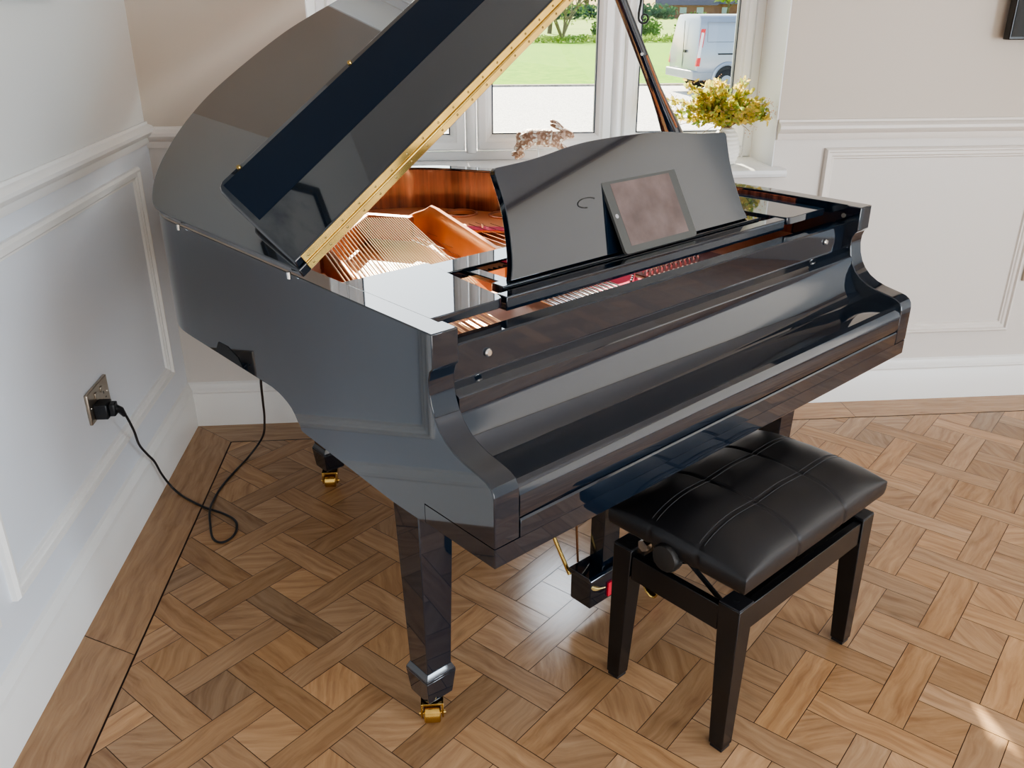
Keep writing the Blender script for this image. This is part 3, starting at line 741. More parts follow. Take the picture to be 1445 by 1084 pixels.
# ------------------------------------------------------------------ stool
st = empty('piano_stool', loc((.7435, -.0385, 0)), TH, 'black leather padded adjustable stool with tapered legs in front of the piano', 'stool')
HX, HY = .2765, .1685
def stool_leg(sx, sy):
    b = MB(); 
    ox, oy = sx*HX, sy*HY
    def sqr(w, z, ins): 
        x1, y1 = ox - sx*ins, oy - sy*ins
        xs = sorted((x1, x1 - sx*w)); ys = sorted((y1, y1 - sy*w))
        return [(xs[0], ys[0], z), (xs[1], ys[0], z), (xs[1], ys[1], z), (xs[0], ys[1], z)]
    b.hexa(sqr(.036, .010, .0), sqr(.052, .380, .0)); o = b.build('leg', STOOLM, st, bevel=.002)
    f = MB(); f.hexa(sqr(.030, 0, .003), sqr(.030, .010, .003)); f.build('foot_pad', CORDM, o, smooth=0)
    c = MB(); c.hexa(sqr(.051, .380, .0005), sqr(.049, .3835, .0015)); cx = ox - sx*.026; cy = oy - sy*.026
    c.build('corner_cap', simple('dark_grey_metal', (.03, .03, .035), .35, metal=.5), o, bevel=.001)
    d = MB(); d.lathe([(.006, .3835), (.006, .3842), (.0001, .3842)], (cx, cy, 0), 10); d.build('cap_bolt', BLACK, o)
for sx in (-1, 1):
    for sy in (-1, 1): stool_leg(sx, sy)
for sy in (-1, 1):
    b = MB(); y = sy*(HY - .004); b.box(-HX + .052, HX - .052, min(y, y - sy*.018), max(y, y - sy*.018), .312, .374); b.build('rail', STOOLM, st, bevel=.0015)
for sx in (-1, 1):
    b = MB(); x = sx*(HX - .004); b.box(min(x, x - sx*.018), max(x, x - sx*.018), -HY + .052, HY - .052, .305, .367); b.build('rail', STOOLM, st, bevel=.0015)
# lifting mechanism under the seat
b = MB()
for sx in (-1, 1):
    x = sx*.225
    b.hexa([(x - .003, -.12, .330), (x + .003, -.12, .330), (x + .003, -.10, .330), (x - .003, -.10, .330)], [(x - .003, .06, .432), (x + .003, .06, .432), (x + .003, .08, .432), (x - .003, .08, .432)])
    b.hexa([(x - .003, .10, .330), (x + .003, .10, .330), (x + .003, .12, .330), (x - .003, .12, .330)], [(x - .003, -.08, .432), (x + .003, -.08, .432), (x + .003, -.06, .432), (x - .003, -.06, .432)])
b.tube([(-.275, .012, .412), (.275, .012, .426)], .007, 10)
b.box(-.24, .24, -.125, -.10, .325, .337); b.box(-.24, .24, .10, .125, .325, .337); b.box(-.235, .235, -.13, .13, .418, .4305)
for sx in (-1, 1): b.box(sx*.262 - .006, sx*.262 + .006, -.135, .135, .326, .332)
b.build('lift_mechanism', BLACK, st)
for sx in (-1, 1):
    b = MB(); prof = []
    nk = 40; vs = []
    rows = [(.0, .014), (.003, .031), (.009, .033), (.026, .033), (.031, .029), (.033, .010)]
    for h, r in rows:
        for k in range(nk):
            rr_ = r * (1 - .05*(k % 2)) if r > .03 else r
            a = 2*PI*k/nk; vs.append((sx*(.268 + h), .012 + rr_*math.cos(a), .426 + rr_*math.sin(a)))
    fs = [(i*nk + k, i*nk + (k+1) % nk, (i+1)*nk + (k+1) % nk, (i+1)*nk + k) for i in range(len(rows)-1) for k in range(nk)] + [tuple(range(nk)), tuple(range((len(rows)-1)*nk, len(rows)*nk))[::-1]]
    b.add(vs, fs); b.build('height_knob', simple('black_knob', (.02, .02, .02), .4), st)
    b = MB(); b.tube([(sx*.262, .085, .412), (sx*.279, .085, .412)], .014, 6); b.build('bolt', STEEL, st)
# cushion: domed grid with stitched seams
def cushion():
    nx, ny = 150, 96; cx, cy = .286, .178; vs = []; 
    seamx = (-.094, .094); seamy = (-.062, .062)
    def hgt(x, y):
        u = abs(x)/cx; v = abs(y)/cy
        e = (1 - u**4.5) ** .5 * (1 - v**2.6) ** .55 if u < 1 and v < 1 else 0
        z = .470 + .052 * e
        for s in seamx: z -= .0045 * math.exp(-((x - s)/.0035)**2)
        for s in seamy:
            z -= .0013 * math.exp(-((y - s - .0028)/.0022)**2) + .0013 * math.exp(-((y - s + .0028)/.0022)**2)
        z += .0022 * math.cos(x*34) * e + .0012*math.cos(y*50) * e
        return z
    grid = {}
    for i in range(nx + 1):
        for j in range(ny + 1):
            a = -1 + 2*i/nx; c = -1 + 2*j/ny
            # more samples near edges
            x = cx * math.sin(a*PI/2) ** 1 if False else cx * (1.15*a - .15*a**3); y = cy * (1.15*c - .15*c**3)
            x = max(-cx, min(cx, x)); y = max(-cy, min(cy, y))
            grid[i, j] = len(vs); vs.append((x, y, hgt(x, y)))
    fs = [(grid[i, j], grid[i+1, j], grid[i+1, j+1], grid[i, j+1]) for i in range(nx) for j in range(ny)]
    loop = [(i, 0) for i in range(nx)] + [(nx, j) for j in range(ny)] + [(i, ny) for i in range(nx, 0, -1)] + [(0, j) for j in range(ny, 0, -1)]
    prev = [grid[k] for k in loop]
    for z, s in ((.466, 1.006), (.450, 1.006), (.436, .998), (.431, .985)):
        cur = []
        for k in loop:
            v = vs[grid[k]]; x, y = v[0], v[1]
            ds = 0
            if abs(abs(y) - cy) < 1e-6:
                for q in seamx: ds += .003 * math.exp(-((x - q)/.0035)**2)
            if abs(abs(x) - cx) < 1e-6:
                for q in seamy: ds += .003 * math.exp(-((y - q)/.0035)**2)
            fx = (s - ds/cx) if abs(abs(x) - cx) < 1e-6 else 1.0*min(s, 1); fy_ = (s - ds/cy) if abs(abs(y) - cy) < 1e-6 else 1.0*min(s, 1)
            cur.append(len(vs)); vs.append((x*fx, y*fy_, z))
        L = len(loop)
        fs += [(prev[k], prev[(k+1) % L], cur[(k+1) % L], cur[k]) for k in range(L)]
        prev = cur
    fs.append(tuple(prev))
    b = MB(); b.add(vs, fs); o = b.build('cushion', LEATHER, st, smooth=60)
    t = MB()
    for s in seamy:
        for d in (-.0062, .0062):
            t.tube([(x, s + d, hgt(x, s + d) + .0002) for x in [(-cx + .012) + (2*cx - .024)*k/60 for k in range(61)]], .0007, 4)
    for s in seamx:
        for d in (-.0058, .0058): t.tube([(s + d, y, hgt(s + d, y) + .0001) for y in [(-cy + .01) + (2*cy - .02)*k/50 for k in range(51)]], .0005, 4)
    t.build('stitching', THREAD, o)
cushion()

# ------------------------------------------------------------------ wall sockets and power cable
def socket_left():
    o = empty('wall_socket', (XL, 2.283, .483), 0, 'brushed nickel double wall socket on the left wall with black plug', 'socket')
    b = MB(); b.box(0, .0095, -.076, .076, -.045, .045); b.build('face_plate', NICKEL, o, bevel=.003, seg=3)
    for y in (-.022, .022):
        k = MB(); k.box(.0094, .0125, y - .007, y + .007, .014, .030); k.build('rocker_switch', NICKEL, o, bevel=.001)
    k = MB()
    for y in (.035,): 
        for dy, dz, a, c in ((0, .006, .002, .004), (-.011, -.012, .0035, .0018), (.011, -.012, .0035, .0018)): k.box(.0094, .0099, y + dy - a, y + dy + a, dz - c, dz + c)
    k.build('socket_hole', BLACK, o, smooth=0)
    for y in (-.061, .061):
        k = MB(); k.lathe([(.003, .0095), (.003, .0105), (.0001, .0105)], (0, y, .0), 10, ax='x'); k.build('screw', STEEL, o)
socket_left()
o = empty('wall_socket', (2.345, YB, .535), 0, 'bronze socket plate on the back wall right of the panel, cut by the right edge', 'socket')
b = MB(); b.box(-.060, .060, -.009, 0, -.043, .043); b.build('face_plate', NICKEL, o, bevel=.003)
for x in (-.022, .022):
    k = MB(); k.box(x - .007, x + .007, -.012, -.0088, .012, .028); k.build('rocker_switch', NICKEL, o)

cab = empty('power_cable', (-.9, 2.25, 0), 0, 'thin black power cable looping on the floor from the wall plug to the piano', 'cable')
def cw(p): return (p[0] + .9, p[1] - 2.25, p[2])
pts = [(-.897, 2.272, .447), (-.893, 2.283, .425), (-.905, 2.345, .350), (-.925, 2.415, .270), (-.930, 2.475, .205), (-.930, 2.525, .150), (-.928, 2.560, .085), (-.915, 2.585, .025), (-.885, 2.565, .0045), (-.845, 2.525, .004), (-.779, 2.47, .004), (-.715, 2.430, .004), (-.668, 2.385, .004), (-.652, 2.330, .004), (-.660, 2.285, .004), (-.685, 2.264, .004), (-.715, 2.290, .004), (-.738, 2.36, .004), (-.757, 2.44, .0105), (-.762, 2.52, .004), (-.755, 2.60, .004), (-.735, 2.69, .004)]
# the rest hangs from beneath the piano
pts += [(-.700, 2.80, .010), (-.645, 2.80, .085), (-.590, 2.62, .24), (-.545, 2.43, .40), (-.50, 2.24, .545), (-.455, 2.10, .645), (-.40, 2.03, .70)]
k = MB(); k.tube([cw(p) for p in catmull(pts, 8)], .0037, 8); cabm = k.build('cord', CORDM, cab)
k = MB(); y = 2.252
k.box(-.9565 + .9, -.921 + .9, y - 2.25 - .024, y - 2.25 + .022, .445, .489); k.box(-.921 + .9, -.905 + .9, y - 2.25 - .012, y - 2.25 + .018, .448, .484)
k.tube([cw((-.912, 2.258, .468)), cw((-.900, 2.268, .455)), cw((-.895, 2.278, .432))], [.011, .010, .006], 10)
k.build('plug', simple('black_plastic', (.012, .014, .018), .3), cab, bevel=.003)

# television on the right, picture frame on the left wall (both cut by the frame edge)
tv = empty('television', (2.62, YB, 1.75), 0, 'dark flat panel screen hanging high on the back wall at the right edge', 'television')
b = MB(); b.box(-.64, .64, -.060, -.025, -.372, .372); b.build('casing', simple('tv_black', (.012, .010, .009), .25), tv, bevel=.003)
b = MB(); b.box(-.632, .632, -.062, -.0595, -.362, .364); b.build('screen', simple('tv_glass', (.012, .012, .012), .08, spec=.6, coat=.5), tv, smooth=0)
b = MB(); b.box(-.1, .1, -.025, 0, -.1, .1); b.build('wall_bracket', BLACK, tv)
pf = empty('picture_frame', (XL, 2.02, 1.80), 0, 'dark framed picture on the left wall at the top left corner', 'picture')
b = MB(); H = .292; w_ = .50
for q in ((0, .022, -w_, w_, -H, -H + .03), (0, .022, -w_, w_, H - .03, H), (0, .022, -w_, -w_ + .03, -H + .03, H - .03), (0, .022, w_ - .03, w_, -H + .03, H - .03)): b.box(*q)
b.build('frame', simple('dark_frame', (.05, .05, .05), .4), pf)
b = MB(); b.box(.002, .008, -w_ + .03, w_ - .03, -H + .03, H - .03); b.build('picture', two_tone('grey_print', (.25, .27, .3), (.6, .6, .58), 3, .4), pf, smooth=0)

# ------------------------------------------------------------------ on the sill: vase of foliage, hare
vc = (1.062, 3.175, .95)
vs_ = empty('vase', vc, 0, 'white ribbed ceramic vase on the right end of the window sill', 'vase')
prof = [(.034, 0), (.038, .003)]
for k in range(0, 61):
    t = k/60; r = .040 + .018*math.sin(PI*min(1, t*1.02))**.8 - .012*t + .0016*math.cos(t*2*PI*9)
    prof.append((r, .004 + .122*t))
prof += [(.026, .128), (.024, .12), (.0001, .02)]
b = MB(); b.lathe(prof, (0, 0, 0), 40); b.build('vase_body', simple('white_ceramic', (.8, .78, .74), .35), vs_, smooth=60)
LEAFG = leaf_mat('plant_leaf', (.38, .36, .07), (.86, .68, .20), .58, 1)
LEAFB = leaf_mat('plant_leaf_green', (.24, .36, .08), (.56, .58, .20), .55, 1)
pl = empty('leafy_branches', (vc[0], vc[1], vc[2] + .1285), 0, 'bushy yellow-green leafy branches with tiny berries in the white vase', 'plant')
lf = MB(); stm = MB(); ber = MB()
def leaf(mb, p, d, L, w, mi):
    d = d.normalized(); s = d.cross(Vector((random.uniform(-1, 1), random.uniform(-1, 1), random.uniform(-1, 1)))).normalized(); nn = d.cross(s)
    P = [p, p + d*L*.3 + s*w*.42, p + d*L*.65 + s*w*.5, p + d*L*.92 + s*w*.25, p + d*L, p + d*L*.92 - s*w*.25, p + d*L*.65 - s*w*.5, p + d*L*.3 - s*w*.42, p + d*L*.5 - nn*w*.15]
    mb.add(P, [(8, 0, 1), (8, 1, 2), (8, 2, 3), (8, 3, 4), (8, 4, 5), (8, 5, 6), (8, 6, 7), (8, 7, 0)], mi)
for i in range(74):
    a = random.uniform(0, 2*PI); el = random.uniform(-.05, 1.25); R = random.uniform(.09, .200)
    dirv = Vector((math.cos(a)*math.cos(el)*1.12, math.sin(a)*math.cos(el)*.72, math.sin(el)*.85))
    if dirv.y > 0: dirv.y *= .55
    end = dirv * R + Vector((-.038, -.015, .035)); end.x = min(end.x, .135); end.z = min(end.z, .155); 
    if random.random() < .28: end.z -= .055
    p0 = Vector((random.uniform(-.012, .012), random.uniform(-.012, .012), .001)); mid = (p0 + end)*.5 + Vector((0, 0, .022))
    pp = catmull([p0, mid, end], 5); stm.tube(pp, .0011, 4)
    for q in pp[3:]:
        for _ in range(4):
            dv = Vector((random.gauss(0, 1), random.gauss(0, .8), random.gauss(.1, .8))) + dirv
            lp = q + Vector((random.gauss(0, .006), random.gauss(0, .006), random.gauss(0, .006)))
            lp.x = min(lp.x, .132); lp.z = max(lp.z, .030)
            if lp.x > .10: dv.x = -abs(dv.x)
            leaf(lf, lp, dv, random.uniform(.015, .027), random.uniform(.010, .016), 0 if random.random() < .62 else 1)
    for _ in range(14):
        c = end + Vector((random.gauss(0, .012), random.gauss(0, .010), random.gauss(.004, .012))); r = random.uniform(.0016, .0026)
        ber.add([c + Vector(v)*r for v in ((1,0,0),(-1,0,0),(0,1,0),(0,-1,0),(0,0,1),(0,0,-1))], [(0,2,4),(2,1,4),(1,3,4),(3,0,4),(2,0,5),(1,2,5),(3,1,5),(0,3,5)])
lf.build('foliage', [LEAFG, LEAFB], pl, smooth=0, normals=False); stm.build('stems', simple('stem_brown', (.22, .15, .06), .7), pl); ber.build('berries', simple('berry', (.62, .36, .22), .5), pl)['kind'] = 'stuff'

# running hare ornament, made as one skinned body
def hare():
    o = empty('hare_ornament', (.395, 3.20, .95), 0, 'mottled brown and white running hare ornament with long ears on the window sill', 'ornament')
    J = [(-.010, 0, .105), (-.055, 0, .100), (-.080, 0, .088), (.035, 0, .098), (.062, 0, .104), (.080, 0, .112), (.098, 0, .107), (.112, 0, .098),
         (-.078, .010, .070), (-.100, .012, .058), (-.085, .013, .045), (-.118, .014, .038),
         (-.070, -.010, .068), (-.092, -.012, .052), (-.074, -.013, .038), (-.108, -.014, .030),
         (.055, .010, .075), (.085, .012, .055), (.110, .012, .040),
         (.050, -.010, .072), (.078, -.012, .050), (.100, -.012, .030),
         (.070, .006, .128), (.046, .008, .146), (.022, .009, .158),
         (.068, -.006, .124), (.044, -.008, .138), (.020, -.009, .146),
         (-.092, 0, .105), (-.088, 0, .122)]
    Ed = [(0, 1), (1, 2), (0, 3), (3, 4), (4, 5), (5, 6), (6, 7), (2, 8), (8, 9), (9, 10), (10, 11), (2, 12), (12, 13), (13, 14), (14, 15), (3, 16), (16, 17), (17, 18), (3, 19), (19, 20), (20, 21), (5, 22), (22, 23), (23, 24), (5, 25), (25, 26), (26, 27), (2, 28), (28, 29)]
    Rr = [(.022, .020), (.024, .021), (.022, .02), (.019, .016), (.013, .011), (.013, .012), (.010, .009), (.005, .005),
          (.013, .010), (.009, .007), (.006, .005), (.005, .004), (.013, .010), (.009, .007), (.006, .005), (.005, .004),
          (.008, .006), (.005, .005), (.004, .004), (.008, .006), (.005, .005), (.004, .004),
          (.005, .004), (.010, .006), (.004, .003), (.005, .004), (.010, .006), (.004, .003), (.009, .008), (.004, .004)]
    me = bpy.data.meshes.new('hare_body'); me.from_pydata(J, Ed, []); 
    hb = bpy.data.objects.new('hare_body', me); COL.objects.link(hb); hb.parent = o
    sk = hb.modifiers.new('skin', 'SKIN'); sk.use_smooth_shade = True
    sv = me.skin_vertices[0] if len(me.skin_vertices) else None
    if sv is None:
        bm = bmesh.new(); bm.from_mesh(me); bm.verts.layers.skin.verify(); bm.to_mesh(me); bm.free(); sv = me.skin_vertices[0]
    for i, r in enumerate(Rr): sv.data[i].radius = (r[0]*1.75, r[1]*1.6); sv.data[i].use_root = (i == 0)
    hb.modifiers.new('sub', 'SUBSURF').levels = 2; hb.modifiers['sub'].render_levels = 2
    m, N, Lk, bs = mat('mosaic_hare'); tc = N.new('ShaderNodeTexCoord'); vo = N.new('ShaderNodeTexVoronoi'); vo.inputs['Scale'].default_value = 130
    Lk.new(tc.outputs['Object'], vo.inputs['Vector']); r = N.new('ShaderNodeValToRGB'); sp = N.new('ShaderNodeSeparateColor'); Lk.new(vo.outputs['Color'], sp.inputs[0]); Lk.new(sp.outputs[0], r.inputs['Fac'])
    E = r.color_ramp.elements; E[0].color = (.30, .17, .11, 1); E[1].color = (.8, .75, .68, 1); E[1].position = .85; e = E.new(.5); e.color = (.52, .36, .28, 1); r.color_ramp.interpolation = 'CONSTANT'
    Lk.new(r.outputs['Color'], bs.inputs['Base Color']); bp = N.new('ShaderNodeBump'); bp.inputs['Strength'].default_value = .6; bp.inputs['Distance'].default_value = .003; Lk.new(vo.outputs['Distance'], bp.inputs['Height']); Lk.new(bp.outputs['Normal'], bs.inputs['Normal'])
    me.materials.append(m)
    k = MB()
    for sy in (-1,):
        k.lathe([(.0001, -.0022), (.0028, -.0015), (.0036, 0), (.0001, .001)], (.091, -.0105, .112), 12, ax='y')
    k.build('eye', simple('blue_eye', (.04, .06, .35), .2), o)
    k = MB(); k.tube([(-.02, .0, .10), (-.02, .0, .004)], .0022, 8); k.lathe([(.022, 0), (.022, .004), (.0001, .0045)], (-.02, 0, 0), 20); k.tube([(.109, .012, .04), (.109, .012, .002)], .0012, 6)
    k.build('stand', simple('pale_metal', (.6, .6, .6), .3, metal=.8), o)
hare()

# ------------------------------------------------------------------ outside
ZG = -.83
GRAVEL = two_tone('pale_gravel', (.50, .48, .44), (.86, .83, .78), 26, .9, .38, .55)
LAWN = two_tone('lawn_grass', (.12, .32, .006), (.25, .46, .015), 3.0, .95, .35, .65, (1, 1, 1))
FIELD = two_tone('meadow_grass', (.17, .32, .04), (.40, .50, .12), .12, .95, .35, .65, (1, 2.5, 1))
def ground(name, x0, x1, y0, y1, z, m, label=None, cat=None):
    nn = 24; b = MB(); b.box(x0, x1, y0, y1, z - .08, z); o = b.build(name, m, smooth=0)
    return struct(o)
ground('gravel_drive', -40, 60, 3.42, 27.0, ZG, GRAVEL); ground('lawn', -60, 90, 27.35, 56, ZG + .01, LAWN); ground('meadow', -260, 420, 56, 420, ZG + .02, FIELD)
ground('drive_verge', -40, 60, 27.0, 27.2, ZG + .05, two_tone('kerb_stone', (.35, .30, .24), (.55, .48, .40), 8)) 
ground('verge_strip', -60, 90, 27.2, 27.35, ZG + .005, LAWN)
TR1 = leaf_mat('tree_leaves', (.07, .15, .045), (.20, .34, .08), .35); TR2 = leaf_mat('tree_leaves_pale', (.20, .34, .06), (.42, .52, .12), .4)
TR3 = leaf_mat('far_leaves', (.07, .13, .09), (.12, .22, .11), .2); BARK = simple('bark', (.16, .12, .09), .9, noise=.3)
def blob_leaves(mb, c, R, n, L, sq=.8):
    for _ in range(n):
        v = Vector((random.gauss(0, 1), random.gauss(0, 1), random.gauss(0, 1))).normalized() * (random.random() ** .45)
        p = Vector(c) + Vector((v.x*R, v.y*R, v.z*R*sq))
        d = Vector((random.gauss(0, 1), random.gauss(0, 1), random.gauss(0, 1))).normalized(); s = d.orthogonal().normalized()
        mb.add([p - d*L - s*L*.5, p + d*L - s*L*.5, p + d*L + s*L*.5, p - d*L + s*L*.5], [(0, 1, 2, 3)])
def tree(name, label, x, y, h, R, m, n, L, trunk=.18, cat='tree', group=None, low=.35):
    o = empty(name, (x, y, ZG), 0, label, cat, group)
    f = MB()
    for k in range(9):
        a = random.uniform(0, 2*PI); q = random.uniform(0, .6)*R
        blob_leaves(f, (q*math.cos(a), q*math.sin(a), h*low + (h*(1-low))*random.uniform(.25, .80)), R*.62, n//9, L)
    f.build('foliage', m, o, smooth=0, normals=False)
    t = MB(); t.tube([(0, 0, 0), (.03*h, 0, h*.3), (0, .02*h, h*.7)], [trunk, trunk*.8, trunk*.3], 8)
    for k in range(5): a = k*1.3; t.tube([(0.02*h, 0, h*(.28 + .06*k)), (math.cos(a)*R*.5, math.sin(a)*R*.5, h*(.5 + .07*k))], [trunk*.45, trunk*.12], 6)
    t.build('trunk', BARK, o); return o
def at(px, py, dist):   # world x for a bearing measured in the photograph, used only to choose where things stand
    return dist
# bare bush with fine branches past the lawn
def bare_bush(x, y, h):
    o = empty('shrub', (x, y, ZG), 0, 'tangled half-bare shrub beyond the lawn left of centre in the middle pane', 'shrub')
    t = MB()
    def grow(p, d, L, r, k):
        q = p + d*L; t.tube([p, q], [r, r*.65], 5)
        if k == 0: return
        for _ in range(3): grow(q, (d + Vector((random.gauss(0, .5), random.gauss(0, .4), random.gauss(0, .25)))).normalized(), L*.72, r*.6, k - 1)
    for _ in range(5): grow(Vector((random.gauss(0, .3), 0, 0)), Vector((random.gauss(0, .55), random.gauss(0, .3), 1)).normalized(), h*.32, .09, 4)
    t.build('branches', simple('grey_bark', (.24, .19, .13), .9), o)
    f = MB(); blob_leaves(f, (0, 0, h*.75), h*.75, 500, .09); f.build('foliage', TR2, o, smooth=0, normals=False)
bare_bush(8.6, 61, 4.2)
for i, (x, y, R, lab) in enumerate([(14.0, 60, .95, 'small dark bush beyond the lawn, just right of the middle window post'), (17.4, 60.5, 1.15, 'round green bush beyond the lawn beside the van'), (11.8, 62, .9, 'low bush beyond the lawn at the right of the middle pane'), (5.6, 60, 1.0, 'low bush beyond the lawn at the left of the middle pane')]):
    o = empty('bush', (x, y, ZG), 0, lab, 'bush', 'bushes beyond the lawn'); f = MB(); blob_leaves(f, (0, 0, R*.7), R*1.2, 700, .10, .65); f.build('foliage', TR1, o, smooth=0, normals=False)
f = MB()
for k in range(150): blob_leaves(f, (-6 + k*.22, 56.3 + random.uniform(-.3, .3), ZG + .22), .45, 22, .09, .6)
o = tag(f.build('long_grass', TR2, smooth=0, normals=False), 'strip of long bright grass along the far edge of the lawn', 'grass'); o['kind'] = 'stuff'
tree('tree', 'leafy green tree beyond the lawn in the upper left of the middle pane', 9.2, 72, 7.0, 3.2, TR2, 2600, .16)
for i, (x, y, h, R) in enumerate([(18, 148, 11, 4.6), (27, 162, 12, 4.8), (37, 172, 12, 5), (47.5, 166, 13, 5), (8, 160, 12, 4.8), (58, 156, 12, 4.8), (-3, 150, 12, 4.6)]):
    tree('tree', ['dark tree in the far treeline behind the left of the meadow', 'dark tree in the far treeline right of the middle pane tree', 'dark tree in the far treeline behind the centre window post', 'dark tree in the far treeline above the left side of the van',
         'dark tree in the far treeline at the left of the middle pane', 'dark tree in the far treeline just left of the brick house', 'dark tree in the far treeline hidden mostly by the lid edge'][i], x, y, h, R, TR3, 1800, .55, .4, group='far treeline', low=.15)
tree('tree', 'light green round tree beside the distant brick house', 38.0, 118, 5.4, 3.2, TR2, 1500, .22)
def hedge(x0, x1, y, h, lab):
    f = MB(); nn = int((x1 - x0)/1.2)
    for k in range(nn): blob_leaves(f, (x0 + k*1.2, y + random.uniform(-.4, .4), ZG + h*.5), h*.75, 70, .30, .7)
    o = tag(f.build('hedge', TR3, smooth=0, normals=False), lab, 'hedge')
hedge(-8, 34, 128, 2.0, 'long dark hedge across the far side of the meadow'); 
# distant brick house
def house():
    o = empty('house', (40, 136, ZG), math.radians(-14), 'distant red brick house with dark tiled roofs beyond the meadow', 'house')
    o.scale = (.8, .8, .72); BR = simple('red_brick', (.34, .15, .10), .9, noise=.2, nscale=2); RF = simple('slate_roof', (.10, .09, .11), .8, noise=.2)
    b = MB(); b.box(-8, 2, -4, 4, 0, 2.6); b.box(2, 9, -3, 4, 0, 2.8); b.build('walls', BR, o, smooth=0)
    b = MB(); b.prism([(-4.6, 2.5), (4.6, 2.5), (0, 5.6)], 0, -8.6, 2.6); b.prism([(-3.6, 2.7), (4.6, 2.7), (.5, 5.4)], 0, 2.2, 9.6); b.build('roof', RF, o, smooth=0)
    for x in (-6.5, -3.5, -.5, 4, 7):
        k = MB(); k.box(x - .6, x + .6, -4.06 if x < 2 else -3.06, -3.9 if x < 2 else -2.9, 1.0, 2.1); k.build('window', simple('house_window', (.5, .55, .6), .2), o)
    k = MB(); k.box(-2, -1.2, -.4, .4, 4.8, 6.4); k.build('chimney', BR, o, smooth=0)
house()

